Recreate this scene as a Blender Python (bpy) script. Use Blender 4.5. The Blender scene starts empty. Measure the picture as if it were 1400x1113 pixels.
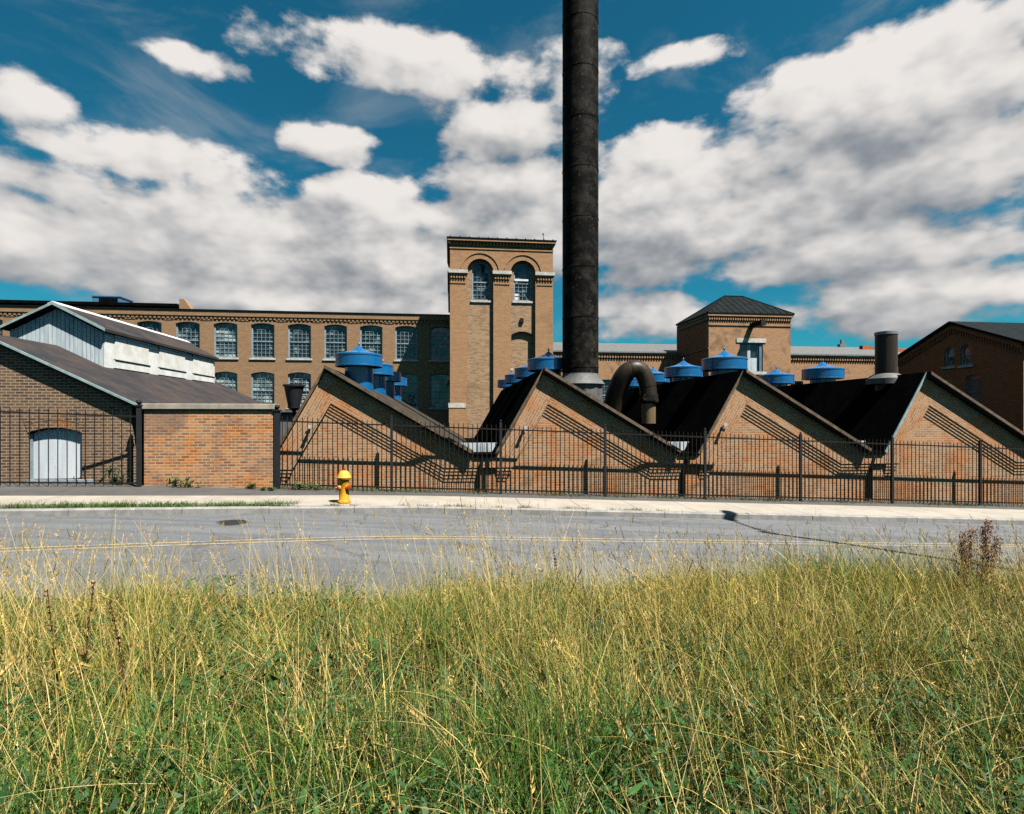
import bpy, bmesh, math, random
import numpy as np
from mathutils import Vector, Matrix

random.seed(7)
rng = np.random.default_rng(11)
scene = bpy.context.scene
COL = scene.collection
R = math.radians

# ------------------------------------------------------------------ site frame
# The mill stands on a grid turned a little against the view: a runs along the
# street, n runs away from it (metres).  Measured off the photograph with the
# camera 2.06 m above the pavement by the hydrant.
CZ, F, CX, HY = 2.06, 740.0, 700.0, 572.0
TH = math.atan(0.115)
CT, ST = math.cos(TH), math.sin(TH)

def W(a, n, z=0.0):
    return Vector((a * CT - n * ST, a * ST + n * CT, z))

def px(x, y, n):
    """site coordinates (a, z) of a point seen at x, y on the vertical plane n"""
    u = (x - CX) / F
    d = n / (CT - ST * u)
    return d * (CT * u + ST), CZ + (HY - y) * d / F

def pa(x, n):
    return px(x, 0, n)[0]

def pz(x, y, n):
    return px(x, y, n)[1]

def zbase(a):
    return -0.28 - 0.040 * max(-30.0, min(32.0, a))

def bend(a):
    return -(math.sqrt(a * a + 4) - 2) * 0.20 if a < 0 else 0.0

N_KERB, N_MID, N_NEAR, N_FENCE, N_WALL = 13.37, 10.36, 7.3, 15.89, 16.36

# ------------------------------------------------------------------ mesh tools
class MB:
    def __init__(self):
        self.v, self.f, self.o = [], [], (0, 0, 0)

    def add(self, vs, fs):
        b = len(self.v)
        self.v += [tuple(p) for p in vs]
        self.f += [tuple(b + i for i in f) for f in fs]
        return self

    def box(self, x0, x1, y0, y1, z0, z1):
        vs = [(x0, y0, z0), (x1, y0, z0), (x1, y1, z0), (x0, y1, z0),
              (x0, y0, z1), (x1, y0, z1), (x1, y1, z1), (x0, y1, z1)]
        return self.add(vs, [(0, 3, 2, 1), (4, 5, 6, 7), (0, 1, 5, 4), (1, 2, 6, 5), (2, 3, 7, 6), (3, 0, 4, 7)])

    def prism(self, poly, y0, y1):
        """poly in x,z, counter-clockwise seen from -y; extruded along y"""
        k = len(poly)
        area = sum(poly[i][0] * poly[(i + 1) % k][1] - poly[(i + 1) % k][0] * poly[i][1] for i in range(k))
        if area < 0:
            poly = poly[::-1]
        vs = [(p[0], y0, p[1]) for p in poly] + [(p[0], y1, p[1]) for p in poly]
        fs = [tuple(range(k)), tuple(range(2 * k - 1, k - 1, -1))]
        for i in range(k):
            j = (i + 1) % k
            fs.append((j, i, i + k, j + k))
        return self.add(vs, fs)

    def prism_x(self, poly, x0, x1):
        """poly in y,z extruded along x"""
        k = len(poly)
        area = sum(poly[i][0] * poly[(i + 1) % k][1] - poly[(i + 1) % k][0] * poly[i][1] for i in range(k))
        if area < 0:
            poly = poly[::-1]
        vs = [(x0, p[0], p[1]) for p in poly] + [(x1, p[0], p[1]) for p in poly]
        fs = [tuple(range(k - 1, -1, -1)), tuple(range(k, 2 * k))]
        for i in range(k):
            j = (i + 1) % k
            fs.append((i, j, j + k, i + k))
        return self.add(vs, fs)

    def ring(self, outer, inner, y0, y1):
        """closed band between two polylines of equal length (x,z), extruded"""
        k = len(outer)
        for i in range(k - 1):
            self.prism([outer[i], outer[i + 1], inner[i + 1], inner[i]], y0, y1)
        return self

    def lathe(self, prof, c=(0, 0, 0), seg=32, cap=True):
        b = len(self.v)
        k = len(prof)
        for r, z in prof:
            for i in range(seg):
                t = 2 * math.pi * i / seg
                self.v.append((c[0] + r * math.cos(t), c[1] + r * math.sin(t), c[2] + z))
        for j in range(k - 1):
            for i in range(seg):
                i2 = (i + 1) % seg
                self.f.append((b + j * seg + i, b + j * seg + i2, b + (j + 1) * seg + i2, b + (j + 1) * seg + i))
        if cap:
            self.f.append(tuple(b + i for i in range(seg - 1, -1, -1)))
            self.f.append(tuple(b + (k - 1) * seg + i for i in range(seg)))
        return self

    def tube(self, pts, rad, seg=10, cap=True):
        pts = [Vector(p) for p in pts]
        if not hasattr(rad, '__len__'):
            rad = [rad] * len(pts)
        b = len(self.v)
        side = None
        for i, p in enumerate(pts):
            d = (pts[min(i + 1, len(pts) - 1)] - pts[max(i - 1, 0)]).normalized()
            if side is None:
                side = d.orthogonal().normalized()
            side = (side - d * side.dot(d)).normalized()
            up = d.cross(side)
            for k in range(seg):
                t = 2 * math.pi * k / seg
                q = p + (side * math.cos(t) + up * math.sin(t)) * rad[i]
                self.v.append(tuple(q))
        for i in range(len(pts) - 1):
            for k in range(seg):
                k2 = (k + 1) % seg
                self.f.append((b + i * seg + k, b + i * seg + k2, b + (i + 1) * seg + k2, b + (i + 1) * seg + k))
        if cap:
            self.f.append(tuple(b + k for k in range(seg - 1, -1, -1)))
            e = b + (len(pts) - 1) * seg
            self.f.append(tuple(e + k for k in range(seg)))
        return self

    def beam(self, p, q, w, h, up=(0, 0, 1)):
        p, q = Vector(p), Vector(q)
        d = (q - p).normalized()
        s = d.cross(Vector(up)).normalized() * (w / 2)
        u = s.cross(d).normalized() * (h / 2)
        vs = [p - s - u, p + s - u, p + s + u, p - s + u, q - s - u, q + s - u, q + s + u, q - s + u]
        return self.add(vs, [(0, 3, 2, 1), (4, 5, 6, 7), (0, 1, 5, 4), (1, 2, 6, 5), (2, 3, 7, 6), (3, 0, 4, 7)])

    def mesh(self, name, smooth=False):
        me = bpy.data.meshes.new(name)
        me.from_pydata(self.v, [], self.f)
        me.validate()
        bm = bmesh.new()
        bm.from_mesh(me)
        bmesh.ops.recalc_face_normals(bm, faces=bm.faces)
        bm.to_mesh(me)
        bm.free()
        if smooth:
            me.polygons.foreach_set('use_smooth', [True] * len(me.polygons))
            me.set_sharp_from_angle(angle=R(38))
        me.update()
        return me

    def build(self, name, mat, parent=None, smooth=False, bevel=0.0):
        me = self.mesh(name, smooth)
        me.materials.append(mat)
        o = bpy.data.objects.new(name, me)
        COL.objects.link(o)
        if parent is not None:
            o.parent = parent
        if bevel:
            m = o.modifiers.new('bevel', 'BEVEL')
            m.width = bevel
            m.segments = 2
            m.limit_method = 'ANGLE'
        return o

def cut(o, cutter):
    """carve the cutter out of o's mesh for good"""
    c = bpy.data.objects.new('cutter', cutter.mesh('cutter'))
    COL.objects.link(c)
    c.parent = o.parent
    m = o.modifiers.new('cut', 'BOOLEAN')
    m.operation = 'DIFFERENCE'
    m.solver = 'EXACT'
    m.object = c
    bpy.context.view_layer.update()
    dg = bpy.context.evaluated_depsgraph_get()
    me = bpy.data.meshes.new_from_object(o.evaluated_get(dg))
    old = o.data
    o.modifiers.clear()
    o.data = me
    bpy.data.meshes.remove(old)
    cm = c.data
    bpy.data.objects.remove(c)
    bpy.data.meshes.remove(cm)

def tag(o, label, cat, group=None, kind=None):
    o['label'] = label
    o['category'] = cat
    if group:
        o['group'] = group
    if kind:
        o['kind'] = kind
    return o

def thing(name, label, cat, a, n, z, group=None, rot=TH):
    o = bpy.data.objects.new(name, None)
    o.empty_display_size = 0.3
    COL.objects.link(o)
    o.location = W(a, n, z)
    o.rotation_euler = (0, 0, rot)
    return tag(o, label, cat, group)

def copy_thing(src, loc, label=None):
    r = src.copy()
    COL.objects.link(r)
    r.location = loc
    if label:
        r['label'] = label
    for ch in src.children:
        c = ch.copy()
        COL.objects.link(c)
        c.parent = r
        for g in ch.children:
            d = g.copy()
            COL.objects.link(d)
            d.parent = c
    return r

# ------------------------------------------------------------------ materials
def new_mat(name):
    m = bpy.data.materials.new(name)
    m.use_nodes = True
    nt = m.node_tree
    return m, nt, nt.nodes['Principled BSDF']

def N(nt, typ, **kw):
    n = nt.nodes.new(typ)
    for k, v in kw.items():
        if k.startswith('i_'):
            n.inputs[k[2:].replace('_', ' ')].default_value = v
        else:
            setattr(n, k, v)
    return n

def L(nt, a, b):
    nt.links.new(a, b)

KA = 0.60   # every base colour is given for exposure 1.0 and scaled once for the exposure used

def rgb(c):
    return (c[0], c[1], c[2], 1.0)

def alb(c):
    return (c[0] * KA, c[1] * KA, c[2] * KA)

def mixc(nt, fac, c1, c2, blend='MIX'):
    n = nt.nodes.new('ShaderNodeMix')
    n.data_type = 'RGBA'
    n.blend_type = blend
    for sock, v in ((n.inputs[0], fac), (n.inputs[6], c1), (n.inputs[7], c2)):
        if isinstance(v, (int, float)):
            sock.default_value = v
        elif isinstance(v, tuple):
            sock.default_value = rgb(v)
        else:
            nt.links.new(v, sock)
    return n.outputs[2]

def ramp(nt, fac, lo, hi):
    n = nt.nodes.new('ShaderNodeMapRange')
    n.interpolation_type = 'SMOOTHSTEP'
    n.inputs['From Min'].default_value = lo
    n.inputs['From Max'].default_value = hi
    nt.links.new(fac, n.inputs['Value'])
    return n.outputs[0]

def noise(nt, vec, scale, detail=6, rough=0.6, dist=0.0):
    n = nt.nodes.new('ShaderNodeTexNoise')
    n.inputs['Scale'].default_value = scale
    n.inputs['Detail'].default_value = detail
    n.inputs['Roughness'].default_value = rough
    n.inputs['Distortion'].default_value = dist
    if vec is not None:
        nt.links.new(vec, n.inputs['Vector'])
    return n.outputs[0]

def weathered(name, c1, c2, rough=0.8, scale=3.0, c3=None, streak=False, metal=0.0, bump=0.15, lo=0.35, hi=0.65, lo3=0.58, hi3=0.7, spec=0.5):
    m, nt, b = new_mat(name)
    tc = N(nt, 'ShaderNodeTexCoord').outputs['Object']
    vec = tc
    if streak:
        mp = N(nt, 'ShaderNodeMapping')
        mp.inputs['Scale'].default_value = (1, 1, 0.12)
        L(nt, tc, mp.inputs[0])
        vec = mp.outputs[0]
    c1, c2 = alb(c1), alb(c2)
    f = noise(nt, vec, scale, 8, 0.65)
    col = mixc(nt, ramp(nt, f, lo, hi), c1, c2)
    if c3:
        f2 = noise(nt, vec, scale * 2.7 + 1.3, 6, 0.7)
        col = mixc(nt, ramp(nt, f2, lo3, hi3), col, alb(c3))
    fine = noise(nt, tc, scale * 14, 4, 0.6)
    col = mixc(nt, 0.35, col, mixc(nt, fine, (0.55, 0.55, 0.55), (1.35, 1.35, 1.35)), 'MULTIPLY')
    L(nt, col, b.inputs['Base Color'])
    b.inputs['Roughness'].default_value = rough
    b.inputs['Metallic'].default_value = metal
    b.inputs['Specular IOR Level'].default_value = spec
    if bump:
        bp = N(nt, 'ShaderNodeBump')
        bp.inputs['Strength'].default_value = bump
        bp.inputs['Distance'].default_value = 0.02
        L(nt, fine, bp.inputs['Height'])
        L(nt, bp.outputs[0], b.inputs['Normal'])
    return m

def brick(name, c1, c2, mortar, stain=(0.1, 0.07, 0.05), stain_lo=0.55, stain_hi=0.75, course=0.076, length=0.215,
          joint=0.011, angle=0.0, pale=None, pale_lo=0.6, pale_hi=0.75, warm=None, seed=0.0):
    m, nt, b = new_mat(name)
    c1, c2, mortar, stain = alb(c1), alb(c2), alb(mortar), alb(stain)
    pale = alb(pale) if pale else None
    tcn = N(nt, 'ShaderNodeTexCoord')
    tc = tcn.outputs['Object']
    sep = N(nt, 'ShaderNodeSeparateXYZ')
    L(nt, tc, sep.inputs[0])
    geo = N(nt, 'ShaderNodeNewGeometry')
    vt = N(nt, 'ShaderNodeVectorTransform', vector_type='NORMAL', convert_from='WORLD', convert_to='OBJECT')
    L(nt, geo.outputs['True Normal'], vt.inputs[0])
    sn = N(nt, 'ShaderNodeSeparateXYZ')
    L(nt, vt.outputs[0], sn.inputs[0])
    ab = N(nt, 'ShaderNodeMath', operation='ABSOLUTE')
    L(nt, sn.outputs[0], ab.inputs[0])
    gt = N(nt, 'ShaderNodeMath', operation='GREATER_THAN')
    L(nt, ab.outputs[0], gt.inputs[0])
    gt.inputs[1].default_value = 0.7
    mx = N(nt, 'ShaderNodeMix')
    L(nt, gt.outputs[0], mx.inputs[0])
    L(nt, sep.outputs[0], mx.inputs[2])
    L(nt, sep.outputs[1], mx.inputs[3])
    cmb = N(nt, 'ShaderNodeCombineXYZ')
    L(nt, mx.outputs[0], cmb.inputs[0])
    L(nt, sep.outputs[2], cmb.inputs[1])
    mp = N(nt, 'ShaderNodeMapping')
    mp.inputs['Rotation'].default_value = (0, 0, angle)
    mp.inputs['Location'].default_value = (20 + seed, 20, 0)
    L(nt, cmb.outputs[0], mp.inputs[0])
    # courses wander a little, as hand-laid brick does
    wob = N(nt, 'ShaderNodeTexNoise')
    wob.inputs['Scale'].default_value = 5.0
    L(nt, mp.outputs[0], wob.inputs['Vector'])
    wo = N(nt, 'ShaderNodeVectorMath', operation='MULTIPLY_ADD')
    L(nt, wob.outputs['Color'], wo.inputs[0])
    wo.inputs[1].default_value = (0.006, 0.006, 0)
    L(nt, mp.outputs[0], wo.inputs[2])
    bt = N(nt, 'ShaderNodeTexBrick')
    bt.offset = 0.5
    bt.inputs['Scale'].default_value = 1.0
    bt.inputs['Brick Width'].default_value = length
    bt.inputs['Row Height'].default_value = course
    bt.inputs['Mortar Size'].default_value = joint
    bt.inputs['Mortar Smooth'].default_value = 0.15
    bt.inputs['Bias'].default_value = -0.1
    bt.inputs['Color1'].default_value = rgb(c1)
    bt.inputs['Color2'].default_value = rgb(c2)
    bt.inputs['Mortar'].default_value = rgb(mortar)
    L(nt, wo.outputs[0], bt.inputs['Vector'])
    col = bt.outputs['Color']
    big = noise(nt, tc, 0.7, 7, 0.65, 0.6)
    if warm:
        w2 = noise(nt, tc, 1.1 + seed * 0.05, 6, 0.6, 0.4)
        col = mixc(nt, ramp(nt, w2, 0.48, 0.62), col, mixc(nt, 1.0, col, warm, 'MULTIPLY'))
    col = mixc(nt, ramp(nt, big, stain_lo, stain_hi), col, mixc(nt, 0.65, col, stain))
    if pale:
        p = noise(nt, tc, 1.6, 7, 0.7, 0.8)
        col = mixc(nt, ramp(nt, p, pale_lo, pale_hi), col, mixc(nt, 0.6, col, pale))
    fine = noise(nt, tc, 28, 5, 0.7)
    col = mixc(nt, 0.5, col, mixc(nt, fine, (0.5, 0.5, 0.5), (1.45, 1.42, 1.4)), 'MULTIPLY')
    L(nt, col, b.inputs['Base Color'])
    b.inputs['Roughness'].default_value = 0.92
    b.inputs['Specular IOR Level'].default_value = 0.25
    inv = N(nt, 'ShaderNodeMath', operation='MULTIPLY_ADD')
    L(nt, bt.outputs['Fac'], inv.inputs[0])
    inv.inputs[1].default_value = -1.0
    L(nt, fine, inv.inputs[2])
    bp = N(nt, 'ShaderNodeBump')
    bp.inputs['Strength'].default_value = 0.5
    bp.inputs['Distance'].default_value = 0.008
    L(nt, inv.outputs[0], bp.inputs['Height'])
    L(nt, bp.outputs[0], b.inputs['Normal'])
    return m

SL, SR = math.atan2(2.52, 1.40), math.atan2(2.45, 4.27)
GB = dict(c1=(0.48, 0.255, 0.125), c2=(0.32, 0.145, 0.063), mortar=(0.46, 0.37, 0.26), stain=(0.10, 0.06, 0.035),
          stain_lo=0.56, stain_hi=0.8, warm=(1.05, 0.8, 0.62))
M = {}
M['gable_brick'] = brick('gable_brick', **GB)
M['gable_brick_left'] = brick('gable_brick_left_course', angle=-SL, **GB)
M['gable_brick_right'] = brick('gable_brick_right_course', angle=SR, **GB)
M['tower_brick'] = brick('tower_brick', (0.42, 0.222, 0.11), (0.31, 0.155, 0.075), (0.42, 0.29, 0.16), stain=(0.2, 0.13, 0.07), stain_lo=0.5, stain_hi=0.8, seed=3)
M['panel_brick'] = brick('rough_panel_brick', (0.42, 0.26, 0.15), (0.19, 0.10, 0.052), (0.45, 0.34, 0.22), stain=(0.15, 0.1, 0.06), stain_lo=0.5, seed=5, length=0.24)
M['wing_brick'] = brick('wing_brick', (0.34, 0.195, 0.10), (0.25, 0.138, 0.068), (0.34, 0.24, 0.15), stain=(0.30, 0.15, 0.06), stain_lo=0.58, stain_hi=0.8, pale=(0.20, 0.15, 0.12), seed=1)
M['orange_brick'] = brick('orange_brick', (0.56, 0.25, 0.088), (0.20, 0.095, 0.055), (0.52, 0.40, 0.28), stain=(0.18, 0.13, 0.11), stain_lo=0.46, stain_hi=0.64, warm=(1.1, 0.86, 0.6), seed=9, course=0.08, length=0.22, joint=0.012)
M['dark_brick'] = brick('dark_brick', (0.19, 0.11, 0.06), (0.065, 0.038, 0.03), (0.36, 0.28, 0.2), stain=(0.42, 0.16, 0.04), stain_lo=0.6, stain_hi=0.72, seed=12, course=0.08, length=0.22, joint=0.012)
M['hoist_brick'] = brick('hoist_tower_brick', (0.44, 0.23, 0.11), (0.33, 0.165, 0.078), (0.42, 0.30, 0.19), stain=(0.15, 0.10, 0.06), stain_lo=0.5, stain_hi=0.62, seed=15)
M['red_brick'] = brick('red_brick', (0.56, 0.145, 0.048), (0.38, 0.10, 0.034), (0.42, 0.19, 0.09), seed=20)
M['stone'] = weathered('pale_stone', (0.62, 0.60, 0.55), (0.42, 0.40, 0.36), 0.85, 4)
M['coping'] = weathered('coping_concrete', (0.42, 0.37, 0.30), (0.28, 0.25, 0.21), 0.9, 2.5)
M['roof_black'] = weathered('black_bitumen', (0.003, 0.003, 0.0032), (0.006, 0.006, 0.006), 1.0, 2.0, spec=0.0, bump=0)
M['roof_edge'] = weathered('sunlit_roofing_felt', (0.06, 0.05, 0.038), (0.03, 0.026, 0.02), 0.95, 2.0, spec=0.1)  # shallow slopes: sunlight put into a lighter tone than the black ones
M['roof_slate'] = weathered('grey_slate', (0.13, 0.13, 0.13), (0.085, 0.088, 0.09), 0.8, 5, streak=False)
M['roof_dark_metal'] = weathered('dark_standing_seam', (0.014, 0.019, 0.021), (0.008, 0.010, 0.011), 0.8, 3, spec=0.04)
M['roof_felt'] = weathered('worn_brown_felt', (0.062, 0.048, 0.043), (0.030, 0.031, 0.037), 0.9, 0.9, (0.085, 0.066, 0.056), spec=0.1)
M['trim_wood'] = weathered('weathered_rake_board', (0.16, 0.105, 0.058), (0.06, 0.038, 0.022), 0.85, 5)
M['trim_pale'] = weathered('pale_rake_board', (0.30, 0.42, 0.42), (0.2, 0.28, 0.29), 0.8, 5)
M['white_paint'] = weathered('flaking_white_paint', (0.88, 0.89, 0.88), (0.70, 0.70, 0.67), 0.75, 3.2, (0.48, 0.38, 0.26), lo3=0.60, hi3=0.74)
M['white_board'] = weathered('blue_white_boards', (0.55, 0.62, 0.66), (0.38, 0.45, 0.5), 0.8, 9, streak=True)
M['shutter'] = weathered('cream_shutters', (0.85, 0.85, 0.82), (0.68, 0.66, 0.6), 0.8, 3)
M['frame'] = weathered('window_frame_paint', (0.30, 0.38, 0.43), (0.20, 0.26, 0.31), 0.7, 5)
M['frame_blue'] = weathered('blue_frame_paint', (0.07, 0.20, 0.34), (0.05, 0.14, 0.25), 0.6, 5)
M['iron'] = weathered('black_iron', (0.007, 0.006, 0.0055), (0.012, 0.009, 0.007), 0.7, 6, spec=0.2)
M['post_iron'] = weathered('dark_blue_iron', (0.010, 0.013, 0.018), (0.017, 0.019, 0.023), 0.6, 6, spec=0.25)
M['chimney'] = weathered('rusted_black_steel', (0.007, 0.0068, 0.0065), (0.032, 0.029, 0.025), 0.6, 2.6, (0.11, 0.085, 0.06), streak=False, bump=0.5, lo=0.42, hi=0.66, lo3=0.58, hi3=0.70, spec=0.02)
M['flashing'] = weathered('lead_flashing', (0.12, 0.12, 0.115), (0.055, 0.055, 0.055), 0.7, 4)
M['duct'] = weathered('brown_duct_steel', (0.022, 0.015, 0.010), (0.048, 0.033, 0.02), 0.45, 3, streak=True, bump=0.1, spec=0.2)
M['duct_tip'] = weathered('tan_duct_end', (0.20, 0.135, 0.06), (0.12, 0.075, 0.035), 0.5, 5, streak=True)
M['flash_white'] = weathered('white_corrugated', (0.62, 0.68, 0.72), (0.4, 0.46, 0.5), 0.5, 5)
M['hydrant_yellow'] = weathered('hydrant_yellow', (0.80, 0.37, 0.014), (0.64, 0.26, 0.012), 0.6, 8, (0.35, 0.16, 0.03), bump=0.1, lo3=0.62, hi3=0.72, spec=0.25)
M['hydrant_cream'] = weathered('hydrant_bonnet', (0.80, 0.46, 0.07), (0.70, 0.36, 0.04), 0.6, 8, bump=0.1, spec=0.25)
M['hydrant_red'] = weathered('hydrant_red', (0.40, 0.045, 0.01), (0.30, 0.03, 0.01), 0.4, 8, bump=0.05)
M['concrete'] = weathered('pavement_concrete', (0.37, 0.33, 0.28), (0.30, 0.265, 0.22), 0.9, 1.2, (0.24, 0.215, 0.175))
M['kerb'] = weathered('granite_kerb', (0.30, 0.29, 0.275), (0.20, 0.195, 0.19), 0.85, 4, (0.4, 0.38, 0.35))
M['patch'] = weathered('worn_apron', (0.075, 0.07, 0.065), (0.05, 0.048, 0.046), 0.95, 1.5, (0.14, 0.10, 0.06))
M['soil'] = weathered('bank_soil', (0.06, 0.055, 0.03), (0.04, 0.05, 0.02), 1.0, 2)
M['ground'] = weathered('yard_ground', (0.09, 0.08, 0.065), (0.06, 0.058, 0.05), 1.0, 0.6)
M['cast_iron'] = weathered('manhole_iron', (0.018, 0.018, 0.018), (0.03, 0.028, 0.026), 0.6, 12)
M['yellow_line'] = weathered('worn_yellow_line', (0.46, 0.35, 0.17), (0.34, 0.28, 0.17), 0.85, 5, (0.16, 0.155, 0.15), lo3=0.48, hi3=0.64)
M['board_white'] = weathered('whitewashed_boards', (0.70, 0.75, 0.80), (0.54, 0.60, 0.66), 0.8, 2.5, (0.40, 0.43, 0.46), streak=True)
M['galvanised'] = weathered('galvanised', (0.3, 0.31, 0.32), (0.22, 0.23, 0.24), 0.5, 4, metal=0.4)
M['lamp_glass'] = weathered('lamp_glass', (0.6, 0.6, 0.58), (0.5, 0.5, 0.5), 0.2, 3)
M['shed_grey'] = weathered('grey_siding', (0.13, 0.14, 0.15), (0.1, 0.105, 0.115), 0.8, 3)
M['board_tan'] = weathered('tan_blind', (0.20, 0.16, 0.11), (0.14, 0.11, 0.08), 0.8, 3)

def blue_metal():
    m, nt, b = new_mat('blue_enamel')
    tc = N(nt, 'ShaderNodeTexCoord').outputs['Object']
    oi = N(nt, 'ShaderNodeObjectInfo')
    sh = N(nt, 'ShaderNodeVectorMath', operation='MULTIPLY_ADD')
    L(nt, oi.outputs['Location'], sh.inputs[0]); sh.inputs[1].default_value = (3.1, 1.7, 0); L(nt, tc, sh.inputs[2])
    f = noise(nt, sh.outputs[0], 2.5, 5)
    mp = N(nt, 'ShaderNodeMapping')
    mp.inputs['Scale'].default_value = (5, 5, 0.5)
    L(nt, sh.outputs[0], mp.inputs[0])
    st = noise(nt, mp.outputs[0], 2.2, 6, 0.65)
    col = mixc(nt, f, alb((0.001, 0.092, 0.28)), alb((0.003, 0.13, 0.32)))
    col = mixc(nt, ramp(nt, st, 0.56, 0.75), col, alb((0.03, 0.10, 0.20)))
    L(nt, col, b.inputs['Base Color'])
    b.inputs['Roughness'].default_value = 0.33
    b.inputs['Coat Weight'].default_value = 0.35
    b.inputs['Coat Roughness'].default_value = 0.12
    return m
M['blue'] = blue_metal()

def glass_mat(name, dark, pale, thr):
    m, nt, b = new_mat(name)
    tcn = N(nt, 'ShaderNodeTexCoord')
    tc = tcn.outputs['Object']
    wn = N(nt, 'ShaderNodeTexNoise')
    wn.inputs['Scale'].default_value = 2.3
    wn.inputs['Detail'].default_value = 3
    L(nt, tc, wn.inputs['Vector'])
    f = ramp(nt, wn.outputs[0], thr, thr + 0.18)
    L(nt, mixc(nt, f, dark, pale), b.inputs['Base Color'])
    b.inputs['Roughness'].default_value = 0.08
    b.inputs['Specular IOR Level'].default_value = 0.6
    bp = N(nt, 'ShaderNodeBump')
    bp.inputs['Strength'].default_value = 0.12
    L(nt, wn.outputs[0], bp.inputs['Height'])
    L(nt, bp.outputs[0], b.inputs['Normal'])
    return m
M['glass'] = glass_mat('old_window_glass', (0.01, 0.022, 0.026), (0.16, 0.21, 0.21), 0.5)
M['glass_pale'] = glass_mat('clouded_window_glass', (0.05, 0.08, 0.09), (0.30, 0.34, 0.33), 0.42)
M['glass_dark'] = glass_mat('dark_window_glass', (0.008, 0.012, 0.016), (0.02, 0.03, 0.04), 0.5)

def asphalt():
    m, nt, b = new_mat('asphalt')
    tc = N(nt, 'ShaderNodeTexCoord').outputs['Object']
    mp = N(nt, 'ShaderNodeMapping')
    mp.inputs['Rotation'].default_value = (0, 0, -TH)
    mp.inputs['Scale'].default_value = (0.05, 1.2, 1)
    L(nt, tc, mp.inputs[0])
    streaks = noise(nt, mp.outputs[0], 1.6, 6, 0.6)
    big = noise(nt, tc, 0.5, 5)
    col = mixc(nt, ramp(nt, streaks, 0.3, 0.7), alb((0.100, 0.106, 0.116)), alb((0.155, 0.160, 0.168)))
    col = mixc(nt, ramp(nt, big, 0.5, 0.75), col, alb((0.102, 0.107, 0.118)))
    vo = N(nt, 'ShaderNodeTexVoronoi')
    vo.inputs['Scale'].default_value = 70
    L(nt, tc, vo.inputs['Vector'])
    col = mixc(nt, 0.45, col, mixc(nt, vo.outputs['Color'], (0.5, 0.5, 0.5), (1.5, 1.5, 1.5)), 'MULTIPLY')
    # hairline cracks
    vc = N(nt, 'ShaderNodeTexVoronoi', feature='DISTANCE_TO_EDGE')
    vc.inputs['Scale'].default_value = 0.38
    dn = N(nt, 'ShaderNodeTexNoise')
    dn.inputs['Scale'].default_value = 2.5
    L(nt, tc, dn.inputs['Vector'])
    ad = N(nt, 'ShaderNodeVectorMath', operation='MULTIPLY_ADD')
    L(nt, dn.outputs['Color'], ad.inputs[0])
    ad.inputs[1].default_value = (0.8, 0.8, 0)
    L(nt, tc, ad.inputs[2])
    L(nt, ad.outputs[0], vc.inputs['Vector'])
    cr = ramp(nt, vc.outputs[0], 0.004, 0.014)
    col = mixc(nt, cr, alb((0.092, 0.094, 0.10)), col)
    L(nt, col, b.inputs['Base Color'])
    b.inputs['Roughness'].default_value = 0.85
    b.inputs['Specular IOR Level'].default_value = 0.3
    bp = N(nt, 'ShaderNodeBump')
    bp.inputs['Strength'].default_value = 0.3
    bp.inputs['Distance'].default_value = 0.01
    L(nt, vo.outputs['Distance'], bp.inputs['Height'])
    L(nt, bp.outputs[0], b.inputs['Normal'])
    return m
M['asphalt'] = asphalt()

def leaf_mat(name, trans=0.35, rough=0.6):
    m, nt, b = new_mat(name)
    at = N(nt, 'ShaderNodeAttribute', attribute_name='tint')
    L(nt, at.outputs['Color'], b.inputs['Base Color'])
    b.inputs['Roughness'].default_value = rough
    b.inputs['Specular IOR Level'].default_value = 0.25
    tr = N(nt, 'ShaderNodeBsdfTranslucent')
    L(nt, at.outputs['Color'], tr.inputs['Color'])
    ms = N(nt, 'ShaderNodeMixShader')
    ms.inputs[0].default_value = trans
    L(nt, b.outputs[0], ms.inputs[1])
    L(nt, tr.outputs[0], ms.inputs[2])
    L(nt, ms.outputs[0], nt.nodes['Material Output'].inputs['Surface'])
    return m
M['leaf'] = leaf_mat('grass_leaf', 0.22)
M['straw'] = leaf_mat('dry_straw', 0.15, 0.7)

# ------------------------------------------------------------------ ground, road, pavement
def sheet(name, a_list, rows, mat, label, cat, kind='structure', thick=None):
    """rows: list of functions a -> (n, z); a strip of quads along the street"""
    vs, fs = [], []
    k = len(rows)
    for a in a_list:
        for r in rows:
            n, z = r(a)
            vs.append(tuple(W(a, n, z)))
    for i in range(len(a_list) - 1):
        for j in range(k - 1):
            fs.append((i * k + j, (i + 1) * k + j, (i + 1) * k + j + 1, i * k + j + 1))
    me = bpy.data.meshes.new(name)
    me.from_pydata(vs, [], fs)
    me.polygons.foreach_set('use_smooth', [True] * len(me.polygons))
    me.set_sharp_from_angle(angle=R(35))
    me.materials.append(mat)
    o = bpy.data.objects.new(name, me)
    COL.objects.link(o)
    tag(o, label, cat, kind=kind)
    return o

def near_edge(a):
    # road-side limit of the grass bank
    e = 6.75 + 0.45 * math.tanh((a - 1.0) / 2.0) + 0.20 * math.sin(a * 1.7) + 0.14 * math.sin(a * 4.1 + 1) + 0.10 * math.sin(a * 9.3)
    return e + bend(a) * 0.6

def bank_z(a, n):
    e = 7.3
    t = max(0.0, min(1.0, n / e))
    far = zbase(a) - 0.02
    top = 0.42 - 0.012 * a
    s = (1 - t) ** 0.9
    return far + (top - far) * s if t < 1 else far

AL = [x * 0.5 for x in range(-60, 67)]
AFAR = [-900, -300, -120, -60] + AL + [60, 120, 300, 900]

def road_z(a, n):
    m = N_MID + bend(a) * 1.15
    return zbase(a) + 0.07 * max(0.0, 1 - ((n - m) / 3.1) ** 2)

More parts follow.
